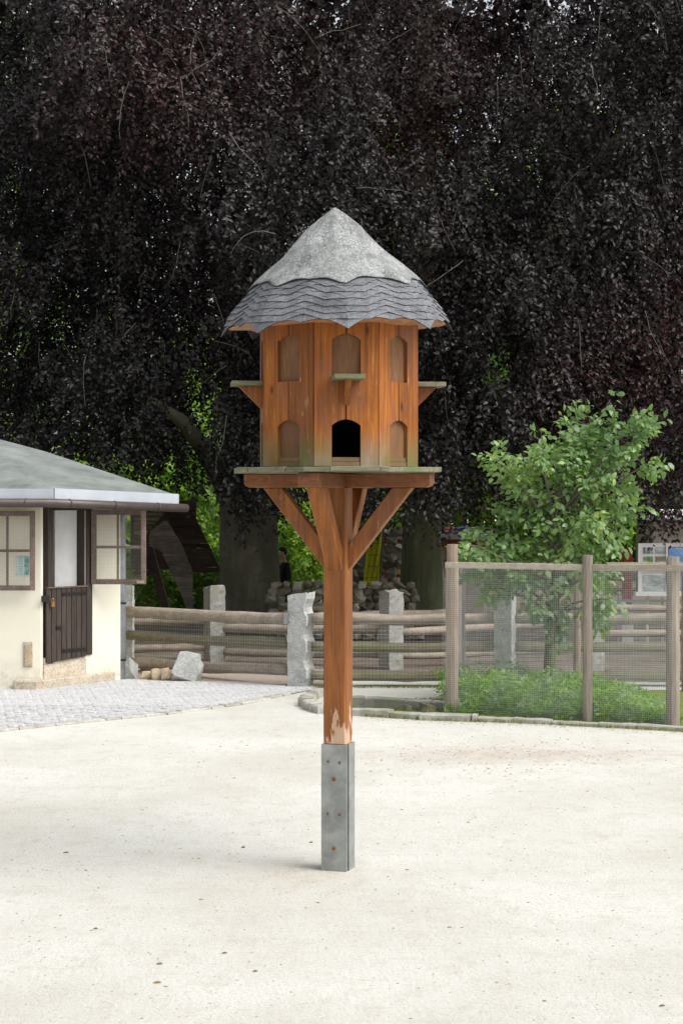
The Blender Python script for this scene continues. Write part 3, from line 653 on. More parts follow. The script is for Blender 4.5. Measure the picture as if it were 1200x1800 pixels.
m_ = wbar(80, 1032.5, 150, 1030.5, .02, .07); part('top_rail', m_, M['shutter_wood'], door)
for yy in (1045, 1144):
    a, b = Wp(110, yy-2, .056), Wp(153, yy-2, .056); z = (a.z+b.z)/2; m_ = MB(); m_.prism([(a.x, a.y, z-.018), (b.x, b.y, z-.018), (b.x, b.y, z+.018), (a.x, a.y, z+.018)], ndir*.008); part('strap_hinge', m_, M['iron'], door)
m_ = MB(); m_.box(Wp(104, 1103, .06), (.09, .03, .03), math.atan2(udir.y, udir.x)); part('small_latch', m_, M['iron'], door)
m_ = wbar(73, 1047, 86, 1058, .055, .07); hasp = part('hasp', m_, M['iron'], door)
m_ = MB(); c_ = Wp(93, 1062, .085); m_.box(c_, (.045, .025, .06), math.atan2(udir.y, udir.x)); m_.tube([c_+Vector((-.015, 0, .03)), c_+Vector((-.014, 0, .06)), c_+Vector((0, 0, .07)), c_+Vector((.014, 0, .06)), c_+Vector((.015, 0, .03))], .005, 6); part('padlock', m_, M['brass'], door)
# step
s0, s1 = Wp(34, 1190), Wp(203, 1190)
m_ = MB(); sa_, sb_ = C1-udir*.12+ndir*.02, C1+udir*1.22; sw = .30
A_ = C1+Vector((-.02, -.28, 0)); m_.prism([(A_.x-.26, 21.745, -.01), (A_.x-.26, A_.y+.02, -.01), (A_.x+.02, A_.y, -.01), (C2.x-.06, C2.y-.26, -.01), (C2.x-.06, C2.y+.08, -.01), (C1.x, C1.y, -.01)], (0, 0, .13))
part('step', m_, M['step'], house, bevel=.01)
# niche by the door (recess built as a framed dark box)
n0 = P(42, 1128, 21.75); n1 = P(58, 1172, 21.75)
m_ = MB(); m_.box(((n0.x+n1.x)/2, 21.745, (n0.z+n1.z)/2), (n1.x-n0.x, .03, n0.z-n1.z)); hatch = part('wall_hatch', m_, M['step'], house, bevel=.004)
m_ = MB(); m_.box(((n0.x+n1.x)/2+.008, 21.735, (n0.z+n1.z)/2-.01), (n1.x-n0.x-.03, .03, n0.z-n1.z-.05)); part('hatch_board', m_, M['tan_stone'], hatch)
# roof
ev = [Vector((-8.5, 21.25, 2.285)), P(95, 876, 21.25), P(312, 885, 22.6), Vector((-3.3, 27.5, 2.21))]
apx = Vector((-5.75, 25.2, 3.36)); apl = Vector((-9.5, 25.2, 3.42))
m_ = MB(); top = [e+Vector((0, 0, .10)) for e in ev]; ins = .0
mid = [top[0].lerp(apl, .5)+Vector((0, 0, .05)), top[1].lerp(apx, .5)+Vector((0, 0, .05)), top[2].lerp(apx, .5)+Vector((0, 0, .055)), top[3].lerp(apx, .5)]
m_.add(top+mid+[apl, apx], [(0, 1, 5, 4), (1, 2, 6, 5), (2, 3, 7, 6), (4, 5, 9, 8), (5, 6, 9), (6, 7, 9)])
m2 = MB(); m2.v = [tuple(Vector(v)-Vector((0, 0, .05))) for v in m_.v]; m_.add(m2.v, [(3, 0, 0)] and [tuple(reversed(f)) for f in [(0, 1, 5, 4), (1, 2, 6, 5), (2, 3, 7, 6), (4, 5, 9, 8), (5, 6, 9), (6, 7, 9)]])
hroof = part('roof', m_, M['roof_felt'], house)
def band(a, b, z0, z1, th, mat, nm, par):
    d = (b-a).normalized(); nn_ = Vector((d.y, -d.x, 0)).normalized(); m_ = MB()
    m_.prism([a+Vector((0, 0, z0)), b+Vector((0, 0, z0)), b+Vector((0, 0, z1)), a+Vector((0, 0, z1))], nn_*th); return part(nm, m_, mat, par)
band(ev[0], ev[1], -.005, .112, .02, M['zinc_white'], 'flashing', hroof); band(ev[1]+Vector((.0, .0, 0)), ev[2], -.005, .118, .02, M['zinc_white'], 'flashing', hroof); band(ev[2], ev[3], -.005, .112, .02, M['zinc_white'], 'flashing', hroof)
m_ = MB(); m_.add([ev[0]+Vector((0, 0, -.006)), ev[1]+Vector((0, 0, -.006)), ev[2]+Vector((0, 0, -.006)), ev[3]+Vector((0, 0, -.006)), Vector((-8.5, 27.5, 2.2))], [(0, 1, 2, 3, 4)]); part('eave_board', m_, M['dark_wood'], hroof)
gz = -.055; gext = ev[2]+(ev[2]-ev[1]).normalized()*.09
gp = [ev[0]+Vector((0, -.06, gz)), ev[1]+Vector((.03, -.06, gz)), gext+Vector((.05, -.05, gz))]
m_ = MB(); m_.tube(gp, .052, 12); gut = part('gutter', m_, M['gutter'], house, smooth=True)
for k in range(9):
    a, b = (gp[0], gp[1]) if k < 6 else (gp[1], gp[2]); f = (k+.6)/6 if k < 6 else (k-6+.3)/3
    if k < 3: continue
    p = a.lerp(b, min(f, .98)); d = (b-a).normalized(); m_ = MB(); m_.tube([p-d*.008, p+d*.008], .057, 12); part('gutter_joint', m_, M['gutter'], gut)
# downpipe
dpx = P(215, 872, 22.88); m_ = MB()
m_.tube([(dpx.x, dpx.y, .0), (dpx.x, dpx.y, 1.95), (dpx.x+.02, dpx.y-.02, 2.05), (dpx.x+.12, dpx.y-.1, 2.16), (dpx.x+.14, dpx.y-.12, 2.2)], .046, 14); dp = part('downpipe', m_, M['pipe'], house, smooth=True)
for yy in (1060, 1160):
    z = P(215, yy, 22.88).z; m_ = MB(); m_.tube([(dpx.x, dpx.y, z-.012), (dpx.x, dpx.y, z+.012)], .053, 14); part('pipe_clamp', m_, M['iron'], dp)

# mesh of wires between four corners
def wires(a, b, c, d, cu, cv, r, mb=None, wav=0):
    """a-b bottom, d-c top; cell sizes cu, cv"""
    mb = mb or MB(); nu = max(2, int((b-a).length/cu)); nv = max(2, int((d-a).length/cv))
    for i in range(nu+1):
        f = i/nu; p, q_ = a.lerp(b, f), d.lerp(c, f)
        if wav: m1 = p.lerp(q_, .5)+Vector((random.uniform(-wav, wav), random.uniform(-wav, wav), 0)); mb.tube([p, m1, q_], r, 3, cap=False)
        else: mb.tube([p, q_], r, 3, cap=False)
    nrm = (b-a).cross(d-a).normalized()*r*1.2
    for j in range(nv+1):
        f = j/nv; p, q_ = a.lerp(d, f)+nrm, b.lerp(c, f)+nrm
        if wav: m1 = p.lerp(q_, .5)+Vector((0, random.uniform(-wav, wav), random.uniform(-wav, wav))); mb.tube([p, m1, q_], r, 3, cap=False)
        else: mb.tube([p, q_], r, 3, cap=False)
    return mb
def shutter(x0, x1, y0, y1, Y, label, st=9):
    a, b = P(x0, y1, Y), P(x1, y0, Y); s_ = root('mesh_shutter', label, 'shutter', (a.x, a.y, a.z), 'open mesh shutters on the cream house')
    w_ = st/F*Y; t_ = .035
    def bx(nm, xa, xb, za, zb, yo=0, tt=t_): m = MB(); m.box(((xa+xb)/2, Y+yo, (za+zb)/2), (xb-xa, tt, zb-za)); return part(nm, m, M['shutter_wood'], s_, bevel=.003)
    bx('stile', a.x, a.x+w_, a.z, b.z); bx('stile', b.x-w_, b.x, a.z, b.z); bx('rail', a.x+w_+.001, b.x-w_-.001, a.z, a.z+w_); bx('rail', a.x+w_+.001, b.x-w_-.001, b.z-w_, b.z)
    mx = (a.x+b.x)/2-.01; mz = (a.z+b.z)/2; bx('glazing_bar', mx-.014, mx+.014, a.z+w_+.001, b.z-w_-.001, 0, .02); bx('glazing_bar', a.x+w_+.001, b.x-w_-.001, mz-.016, mz+.016, -.012, .02)
    q1, q2, q3, q4 = Vector((a.x+w_*.6, Y-.024, a.z+w_*.6)), Vector((b.x-w_*.6, Y-.024, a.z+w_*.6)), Vector((b.x-w_*.6, Y-.024, b.z-w_*.6)), Vector((a.x+w_*.6, Y-.024, b.z-w_*.6))
    part('wire_mesh', wires(q1, q2, q3, q4, .0165, .0165, .0009), M['wire_brown'], s_, kind='stuff'); return s_
sh1 = shutter(-32, 62, 898, 1038, 21.62, 'brown mesh shutter left of the half door, notice sheet behind it')
sh2 = shutter(161, 257, 896, 1027, 22.32, 'brown mesh shutter standing open beyond the house corner by the downpipe')
for yy in (905, 1020):
    m_ = MB(); p = P(157, yy, 22.33); m_.box(p, (.10, .03, .035)); part('hinge', m_, M['iron'], sh2)
m_ = MB(); m_.box(P(247, 1023, 22.29), (.09, .03, .035)); part('latch', m_, M['gray_wood'], sh2)
m_ = MB(); a, b = P(30, 1010, 21.735), P(52, 978, 21.735); m_.box(((a.x+b.x)/2, 21.74, (a.z+b.z)/2), (b.x-a.x, .012, b.z-a.z), mat=Matrix.Rotation(.02, 4, 'Y'))
single('notice_sheet', m_, M['notice'], 'pale blue printed notice sheet on the cream wall behind the left shutter', 'notice')
# branch lying on the roof
def on_roof(x, y): return P(x, y, 22.9)
m_ = MB(); tp, te = top[1], apx
m_.tube([P(30, 806, 23.6), P(50, 802, 23.7), P(70, 807, 23.7), P(92, 812, 23.6)], [.012, .018, .014, .008], 6, jit=.3)
m_.tube([P(44, 803, 23.65), P(42, 798, 23.7)], [.008, .004], 5)
single('fallen_branch', m_, M['stump'], 'mossy fallen branch lying on the felt roof of the cream house', 'branch')

# ================================================================== GRANITE BOULDERS
def boulder(x0, x1, y0, y1, mat, lab, seed, name='boulder', cat='boulder', grp=None, rot=0, n=16, depth=.8):
    p = G((x0+x1)/2, y1); s_ = p.y/F; wd, hh = (x1-x0)*s_, (y1-y0)*s_; me = rock_mesh(name, mat, (wd*1.12, wd*depth*1.1, hh*1.3), seed, n)
    o = bpy.data.objects.new(name, me); C.objects.link(o); o.location = (p.x, p.y+wd*depth*.45, hh*.5); o.rotation_euler = (0, 0, rot)
    o['label'] = lab; o['category'] = cat
    if grp: o['group'] = grp
boulder(300, 354, 1152, 1199, M['granite'], 'big square grey granite block before the log fence', 4, rot=.2, n=13)
boulder(217, 247, 1154, 1194, M['granite'], 'grey pointed boulder against the foot of the downpipe', 9, rot=.5, n=11)
G_ = 'small stones between the two boulders'
boulder(243, 270, 1171, 1181, M['tan_stone'], 'flat tan stone lying on top of the small stones', 31, 'small_stone', 'stone', G_)
boulder(248, 268, 1180, 1195, M['tan_stone'], 'small tan stone next to the pointed boulder', 32, 'small_stone', 'stone', G_)
boulder(264, 286, 1178, 1197, M['tan_stone'], 'middle rounded tan stone between the boulders', 33, 'small_stone', 'stone', G_)
boulder(283, 302, 1176, 1198, M['tan_stone'], 'tan stone leaning on the big square granite block', 34, 'small_stone', 'stone', G_)

# ================================================================== LOG FENCES
def gpost(x0, x1, yt, yb, mat, parent, rz, seed, notch=True, Yo=None, side=.4):
    """hewn granite post with split scallops down the right edge"""
    p = G((x0+x1)/2, yb); Y = Yo or p.y; s_ = Y/F; wd = (x1-x0)*s_; hh = H-(yt-HZ)/F*Y; cx = ((x0+x1)/2-600)/F*Y
    rr = random.Random(seed); nl = 22; vs = []; fw = wd*.80; dp = wd*.8
    for i in range(nl+1):
        z = -.05+(hh+.05)*i/nl
        ring = []
        for kx, ky in ((-1, -1), (-.5, -1), (0, -1), (.5, -1), (1, -1), (1, -.33), (1, .33), (1, 1), (0, 1), (-1, 1), (-1, 0)):
            jx = rr.uniform(-.006, .006); jy = rr.uniform(-.006, .006)
            if notch and kx == 1 and i % 6 in (0, 1, 2) and i < nl: jx -= (.03, .04, .025)[i % 6]
            ring.append(Vector((kx*fw/2+jx, ky*dp/2+jy, z+(rr.uniform(-.02, .03) if i == nl else 0))))
        vs += ring
    m = Matrix.Translation((cx, Y+dp*.4, 0)) @ Matrix.Rotation(rz, 4, 'Z'); n = 11; mb = MB()
    fs = [(i*n+k, i*n+(k+1) % n, (i+1)*n+(k+1) % n, (i+1)*n+k) for i in range(nl) for k in range(n)]+[tuple(nl*n+k for k in range(n)), tuple(range(n))[::-1]]
    mb.add([m @ v for v in vs], fs); return part('post', mb, mat, parent)
def log(parent, a, b, r, mat, seed, sag=.01, name='rail', r2=None):
    n = 14; pts, rad = [], []; r2 = r2 or r
    for i in range(n+1):
        f = i/n; p = a.lerp(b, f)+Vector((0, noise.noise(Vector((f*2, seed, 0)))*.03, -sag*4*f*(1-f)+noise.noise(Vector((f*3, seed, 5)))*.022)); pts.append(p); rad.append((r+(r2-r)*f)*(1+.09*noise.noise(Vector((f*5, seed, 9)))))
    mb = MB(); mb.tube(pts, rad, 12, jit=.10, seed=seed); return part(name, mb, mat, parent, smooth=True)
YA, YBm = 22.95, 21.95       # left end and post line
fence = root('paddock_fence', 'log rail fence with granite posts and welded wire, dividing yard from paddock', 'fence', (0, 22, 0))
gpost(220, 236, 1030, 1188, M['granite'], fence, R(-10), 1, False, Yo=23.98)
gpost(506, 552, 1045, 1208, M['granite'], fence, R(-24), 2)
gpost(868, 908, 1050, 1209, M['granite'], fence, R(-20), 3, False)
gpost(1225, 1262, 1052, 1209, M['granite'], fence, R(-20), 4)
def rl(x0, y0, Y0_, x1, y1, Y1_, r, mat, sd, fen=fence, r2=None): return log(fen, P(x0, y0, Y0_), P(x1, y1, Y1_), r, mat, sd, r2=r2)
rl(226, 1075, 23.95, 508, 1088, 22.05, .075, M['gray_wood'], 1); rl(226, 1116, 23.95, 508, 1131, 22.05, .062, M['green_log'], 2); rl(232, 1165, 23.9, 508, 1178, 22.05, .066, M['gray_wood'], 3)
for k, (a_, b_) in enumerate(((546, 880), (900, 1235), (1255, 1500))):
    rl(a_, 1087, 22.0, b_, 1087, 22.0, .066, M['gray_wood'], 4+4*k); rl(a_, 1136, 22.0, b_, 1137, 22.0, .062, M['green_log'], 5+4*k)
    rl(a_, 1187, 22.0, b_, 1187, 22.0, .058, M['green_log'], 6+4*k); rl(a_, 1207, 22.05, b_, 1208, 22.05, .035, M['green_log'], 7+4*k)
for (x, y) in ((543, 1089), (543, 1137), (503, 1087)):
    m_ = MB(); m_.box(P(x, y, 21.9), (.045, .05, .14), R(-20)); part('rail_bracket', m_, M['galv'], fence)
part('wire_mesh', wires(P(230, 1174, 23.85), P(506, 1189, 21.95), P(506, 1084, 21.95), P(230, 1072, 23.85), .0425, .043, .0014), M['wire'], fence, kind='stuff')
part('wire_mesh', wires(P(546, 1216, 21.88), P(1230, 1216, 21.88), P(1230, 1090, 21.88), P(546, 1090, 21.88), .0425, .043, .0014), M['wire'], fence, kind='stuff')
bf = root('rear_fence', 'older log rail fence with granite posts on the far side of the paddock lane', 'fence', (0, 25, 0))
gpost(358, 394, 1032, 1163, M['granite_dark'], bf, R(28), 11, False); gpost(668, 707, 1040, 1178, M['granite_dark'], bf, R(35), 12, False); gpost(1030, 1062, 1050, 1185, M['granite_dark'], bf, R(20), 13, False)
YL = 25.4
rl(120, 1094, 25.8, 362, 1090, YL, .05, M['gray_wood'], 31, bf); rl(120, 1140, 25.8, 362, 1137, YL, .055, M['gray_wood'], 32, bf)
rl(388, 1104, YL, 672, 1106, 24.3, .062, M['gray_wood'], 33, bf); rl(388, 1146, YL, 672, 1150, 24.3, .055, M['gray_wood'], 34, bf)
rl(700, 1112, 24.3, 1035, 1090, 26, .055, M['gray_wood'], 35, bf); rl(700, 1153, 24.3, 1035, 1140, 25.5, .05, M['gray_wood'], 36, bf)
rl(1050, 1068, 26.2, 1290, 1068, 26.5, .05, M['gray_wood'], 37, bf); rl(1050, 1112, 25, 1290, 1112, 25, .05, M['gray_wood'], 38, bf)
rl(560, 1083, 27, 790, 1076, 28, .06, M['gray_wood'], 39, bf)

# ================================================================== WIRE ENCLOSURE
enc = root('wire_enclosure', 'wood framed fine wire enclosure round the green shrub', 'enclosure', (2.3, 19, 0))
def ePost(xc, w_, yt, yb, Y=None, round_=True, seed=0, mat='post_wood', taper=1):
    Yp = Y or gy(yb); s_ = Yp/F; r = w_/2*s_; zt = H-(yt-HZ)*s_; x = (xc-600)*s_; mb = MB(); n = 9
    mb.tube([(x+.012*noise.noise(Vector((i, seed, 0))), Yp+r, -.05+(zt+.05)*i/n) for i in range(n+1)], [r*(1+.06*noise.noise(Vector((i*.7, seed, 3)))) for i in range(n+1)], 10, jit=.12, seed=seed); return part('post', mb, M[mat], enc)
ePost(795, 22, 990, 1257, seed=1); ePost(1033, 17, 976, 1273, seed=2, mat='post_grey'); ePost(1184, 24, 979, 1281, seed=3, mat='post_grey')
ePost(795, 19, 957, 1000, 19.15, seed=4).name = 'post_cap'
def encp(x, yb=None): # front line
    Y = 19.1+(x-790)/(1188-790)*(18.0-19.1); return Y
def board(x0, ya0, ya1, x1, yb0, yb1, off, name='top_rail'):
    Ya, Yb = encp(x0)+off, encp(x1)+off; a, b, c, d = P(x0, ya1, Ya), P(x1, yb1, Yb), P(x1, yb0, Yb), P(x0, ya0, Ya); m = MB(); m.prism([a, b, c, d], (0, .03, 0)); return part(name, m, M['rail_board'], enc, bevel=.003)
board(782, 988, 998, 1031, 992, 1003, -.02); board(1040, 992, 1004, 1230, 993, 1005, -.02)
Ya, Yb = encp(778)-.035, encp(1240)-.035
part('wire_mesh', wires(P(779, 1259, Ya), P(1040, 1276, encp(1040)-.035), P(1040, 1003, encp(1040)-.035), P(779, 998, Ya), .0215, .0215, .00125, wav=.004), M['wire'], enc, kind='stuff')
part('wire_mesh', wires(P(1040, 1276, encp(1040)-.035), P(1180, 1283, encp(1180)-.035), P(1180, 1000, encp(1180)-.035), P(1040, 1003, encp(1040)-.035), .0215, .0215, .00125, wav=.004), M['wire'], enc, kind='stuff')
BL, BRt = Vector((P(811, 900, 21.3).x, 21.3, 0)), Vector((P(1200, 900, 21.3).x, 21.3, 0))
FL_ = Vector((P(790, 900, 19.1).x, 19.15, 0)); FR_ = Vector((P(1190, 900, 18.0).x, 18.05, 0)); up_ = Vector((0, 0, 1.52))
part('wire_mesh', wires(BL, BRt, BRt+up_, BL+up_, .0235, .0235, .001), M['wire'], enc, kind='stuff')
part('wire_mesh', wires(FL_, BL, BL+up_, FL_+up_, .0235, .0235, .0011), M['wire'], enc, kind='stuff')
ePost(811, 13, 1003, 0, 21.3, seed=6); ePost(1014, 14, 1004, 0, 21.3, seed=7); ePost(1205, 14, 1004, 0, 21.3, seed=8)
m_ = MB(); m_.beam(BL+Vector((0, 0, 1.5)), BRt+Vector((0, 0, 1.5)), .03, .05); part('rear_rail', m_, M['rail_board'], enc)
m_ = MB(); m_.beam(FL_+Vector((0.03, .05, 1.47)), BL+Vector((0, 0, 1.47)), .03, .05); part('side_rail', m_, M['rail_board'], enc)

# ================================================================== FAR THINGS
# dry-stone wall
sw_ = root('stone_wall', 'low rubble stone wall behind the rear fence', 'wall', (0, 29, 0))
rv = [rock_mesh('stone', M['rubble'], (1, .8, 1), 200+k, 14, 1, .05) for k in range(8)]
rr = random.Random(4)
for row in range(8):
    x = -1.15+rr.uniform(-.1, .1)
    while x < 1.15:
        w_ = rr.uniform(.11, .25); hh = .125; inst('stone', rv[rr.randrange(8)], sw_, (x+w_/2, 29+rr.uniform(-.04, .04)+row*.02, .08+row*hh*.9+rr.uniform(-.01, .02)), (rr.uniform(-.2, .2), 0, rr.uniform(-.3, .3)), (w_*1.05, .3, hh*1.15)); x += w_*.97
# pale taller ruin wall piece behind post
sw2 = root('ruin_wall', 'taller pale rubble wall behind the yellow flag', 'wall', (0.4, 34, 0))
for row in range(11):
    x = .15+rr.uniform(-.1, .1)
    while x < 1.0:
        w_ = rr.uniform(.15, .3); inst('stone', rv[rr.randrange(8)], sw2, (x+w_/2, 34+rr.uniform(-.03, .03), .08+row*.155), (rr.uniform(-.2, .2), 0, rr.uniform(-.3, .3)), (w_*1.05, .3, .18)); x += w_*.97
# wooden shelter, left
shl = root('wooden_shelter', 'dark shelter clad in wavy edged boards with splayed legs behind the fence', 'shelter', (P(300, 1000, 32).x, 32, 0))
def wavy(x0, x1, y, h_, Y, mat, seed, th=.035, tilt_=0, nm='board', x0b=None, x1b=None):
    rr = random.Random(seed); n = 5; x0b = x0 if x0b is None else x0b; x1b = x1 if x1b is None else x1b; outp = []
    for i in range(n+1): outp.append(P(x0b+(x1b-x0b)*i/n, y+h_+rr.uniform(-1, 1.4), Y))
    for i in range(n, -1, -1): outp.append(P(x0+(x1-x0)*i/n, y+rr.uniform(-.4, .4), Y))
    m = MB(); m.prism(outp, (0, th, 0)); o = part(nm, m, mat, shl); return o
lk = [(915, 288, 293), (935, 262, 306), (960, 262, 321), (962, 283, 322), (985, 290, 330), (1000, 300, 338), (1063, 326, 339), (1110, 334, 340)]
ys = np.array([k[0] for k in lk]); xl_ = np.array([k[1] for k in lk]); xr_ = np.array([k[2] for k in lk])
for k in range(21):
    y = 915+9*k; x0, x1 = float(np.interp(y, ys, xl_)), float(np.interp(y, ys, xr_)); wavy(x0, x1, y, 9.6, 32-.05*(k % 2)*.4, M['shelter_board'], k, x0b=float(np.interp(y+9, ys, xl_)), x1b=float(np.interp(y+9, ys, xr_)))
for k in range(15):   # dark roof slope
    y = 880+8.4*k; f = (y-890)/110; wavy(288+44*f, 334+54*f, y, 8.0, 32.8+.1*(k % 2), M['shelter_roof'], 50+k, x0b=288+44*(f+.076), x1b=334+54*(f+.076))
for k in range(6):    # lighter slats with gaps at upper left
    y = 893+8*k; wavy(236, 294-6.5*k, y, 5.6, 32.3, M['green_log'], 90+k, x1b=291-6.5*k)
for k in range(5):
    y = 966+9*k; wavy(236, 262+3*k, y, 8.5, 33.2, M['shelter_roof'], 120+k, x1b=264+3*k)
m_ = MB(); m_.beam(P(262, 960, 33.2), P(300, 1100, 33.2), .14, .14); part('leg', m_, M['shelter_roof'], shl)
m_ = MB(); m_.prism([P(230, 880, 34), P(345, 880, 34), P(345, 1000, 34), P(230, 1000, 34)], (0, .04, 0)); part('rear_panel', m_, M['shelter_roof'], shl)

# prayer-wheel shelter in the distance
pw = root('painted_pavilion', 'small pavilion with dark red painted beam and gold drum behind the right trunk', 'pavilion', (P(740, 1000, 35.5).x, 35.5, 0))
YP = 35.5
def fbox(nm, x0, y0, x1, y1, Y, th, mat, par, **kw):
    a, b = P(x0, y1, Y), P(x1, y0, Y); m = MB(); m.box(((a.x+b.x)/2, Y+th/2, (a.z+b.z)/2), (b.x-a.x, th, b.z-a.z)); return part(nm, m, mat, par, **kw)
bk = fbox('rear_wall', 660, 955, 850, 1075, YP+.8, .1, M['beige'], pw)
rf_ = fbox('roof_slab', 655, 940, 858, 948, YP-.25, 1.5, M['grey_paint'], pw); fbox('roof_slab', 662, 933, 850, 939.5, YP-.1, 1.2, M['shelter_board'], pw)
bm_ = fbox('painted_beam', 668, 948.2, 852, 961, YP-.05, .2, M['dark_red'], pw); fbox('painted_band', 668, 961.2, 852, 968, YP, .15, M['ochre'], pw)
for x in (686, 699, 678, 780, 795, 812):
    y = 953 if x in (686, 780) else 957; m = MB(); 
    for sg in (-1, 1): m.prism([P(x, y+.7, YP-.062), P(x+sg*2.6, y+2.4, YP-.062), P(x+sg*2.6, y-2.4, YP-.062), P(x, y-.7, YP-.062)], (0, .011, 0))
    part('white_mark', m, M['white'], bm_)
for x, mt in ((684, 'gold'), (697, 'blue'), (784, 'gold'), (800, 'blue')):
    m = MB(); m.prism([P(x-3, 964.5, YP-.012), P(x, 967, YP-.012), P(x+3, 964.5, YP-.012), P(x, 962, YP-.012)], (0, .011, 0)); part('painted_lozenge', m, M[mt], bm_)
fbox('pillar', 675, 968.5, 682, 998, YP, .2, M['white'], pw); fbox('pillar', 675, 998.2, 682, 1075, YP, .2, M['red'], pw); fbox('pillar', 775, 968.5, 780, 1075, YP, .2, M['beige'], pw)
dr_ = fbox('drum_frame', 690, 984, 706, 1015, YP+.35, .1, M['dark_red'], pw)
m = MB(); c_ = P(698, 998, YP+.3); m.tube([c_+Vector((0, 0, -.13)), c_+Vector((0, 0, .13))], .06, 14); part('prayer_drum', m, M['gold'], dr_, smooth=True)
fbox('drum_frame', 775, 984, 792, 1015, YP+.35, .1, M['dark_red'], pw); m = MB(); c_ = P(786, 998, YP+.3); m.tube([c_+Vector((0, 0, -.13)), c_+Vector((0, 0, .13))], .06, 14); part('prayer_drum', m, M['gold'], pw, smooth=True)
def lump(name, x0, x1, y0, y1, Y, mat, lab, cat, seed):
    me = rock_mesh(name, mat, ((x1-x0)/F*Y, .5, (y1-y0)/F*Y*1.2), seed, 30, 1, .03); o = bpy.data.objects.new(name, me); C.objects.link(o); p = P((x0+x1)/2, (y0+y1)/2, Y); o.location = p
    for q_ in me.polygons: q_.use_smooth = True
    o['label'] = lab; o['category'] = cat
lump('cloth_bundle', 778, 802, 927, 941, YP+.3, M['cloth_red'], 'reddish cloth bundle lying on the pavilion roof', 'cloth', 71)
lump('cloth_bundle', 795, 828, 927, 941, YP+.1, M['cloth_blue'], 'blue cloth bundle lying on the pavilion roof', 'cloth', 72)
# yellow flag and pole
fg = root('prayer_flag', 'tall olive yellow cloth flag on a leaning dark pole', 'flag', (P(668, 1050, 32.2).x, 32.2, 0))
m = MB(); m.tube([P(660, 1072, 32.2), P(666, 1000, 32.2), P(674, 900, 32.2)], [.055, .045, .035], 8); part('pole', m, M['bark'], fg)
nx, nz = 14, 20; vs, fs = [], []
for j in range(nz+1):
    for i in range(nx+1):
        y = 915+114*j/nz; xr2 = 672-7*j/nz; xl2 = 650-13*j/nz; x = xl2+(xr2-xl2)*i/nx; p = P(x, y, 32.1); p.y += .03*math.sin(i*1.3+j*.3); vs.append(p)
for j in range(nz):
    for i in range(nx): a = j*(nx+1)+i; fs.append((a, a+1, a+nx+2, a+nx+1))
m = MB(); m.add(vs, fs); fl = part('cloth', m, M['yellow_cloth'], fg, smooth=True); so_ = fl.modifiers.new('solid', 'SOLIDIFY'); so_.thickness = .004
for k in range(5):
    m = MB(); y = 935+20*k; m.prism([P(652-2.2*k, y, 32.055), P(669-1.2*k, y, 32.055), P(669-1.2*k, y+1.1, 32.055), P(652-2.2*k, y+1.1, 32.055)], (0, .01, 0)); part('hem_seam', m, M['debris'], fg)
# display board
db_ = root('display_board', 'white framed display board with four small and one large photograph and a blue poster', 'display board', (P(1165, 1050, 27).x, 27, 0))
YD = 27
fbox('back_panel', 1121, 955, 1260, 1043, YD, .05, M['white'], db_); fbox('shelf', 1116, 1041, 1266, 1048, YD-.14, .2, M['white'], db_)
for (x0, y0, x1, y1, mt) in ((1130, 962, 1147, 973, 'ph1'), (1151, 962, 1169, 973, 'ph4'), (1130, 978, 1147, 991, 'ph2'), (1151, 978, 1169, 991, 'ph3'), (1129, 1011, 1168, 1039, 'ph4')):
    fbox('photo_print', x0, y0, x1, y1, YD-.012, .01, M[mt], db_)
fbox('poster', 1174.6, 962.6, 1230, 1037, YD-.016, .01, M['poster'], db_); fbox('poster_border', 1173.4, 961.4, 1231, 1038.5, YD-.010, .008, M['red'], db_)
fbox('mullion', 1169.6, 955, 1173, 1041, YD-.03, .028, M['white'], db_); fbox('frame_bar', 1121, 955, 1125, 1041, YD-.03, .028, M['white'], db_); fbox('frame_bar', 1125.2, 998, 1169.4, 1005, YD-.03, .028, M['white'], db_)
for x in (1135, 1215):
    fbox('leg', x, 1048.5, x+5, 1145, YD, .06, M['grey_paint'], db_)
rp = root('red_post', 'red painted square post on a white foot left of the display board', 'post', (P(1102, 1080, 28).x, 28, 0))
fbox('shaft', 1095, 968, 1110.5, 1076, 28, .14, M['red'], rp, bevel=.01); fbox('foot_block', 1092.5, 1076.2, 1112.5, 1134, 27.97, .2, M['white'], rp); fbox('cap', 1097, 964, 1108.5, 967.8, 28.01, .12, M['red'], rp)
br = root('barrier', 'low light grey two rail barrier under the display board', 'barrier', (P(1130, 1100, 27.4).x, 27.4, 0))
fbox('rail', 1070, 1054, 1260, 1059, 27.4, .05, M['grey_paint'], br); fbox('rail', 1081, 1072, 1260, 1077, 27.4, .05, M['grey_paint'], br)
for x in (1085, 1162, 1240): fbox('leg', x, 1050, x+3, 1143, 27.46, .05, M['grey_paint'], br)
wh = root('white_hut', 'white roofed hut seen under the beech branches at the right', 'hut', (P(1180, 950, 42).x, 42, 0))
fbox('roof', 1140, 897, 1260, 914, 41.6, 3.2, M['white'], wh); fbox('wall', 1147, 914.2, 1250, 1056, 42, 2.5, M['beige'], wh); fbox('roof_edge', 1138, 909, 1262, 912, 41.55, .04, M['grey_paint'], wh)

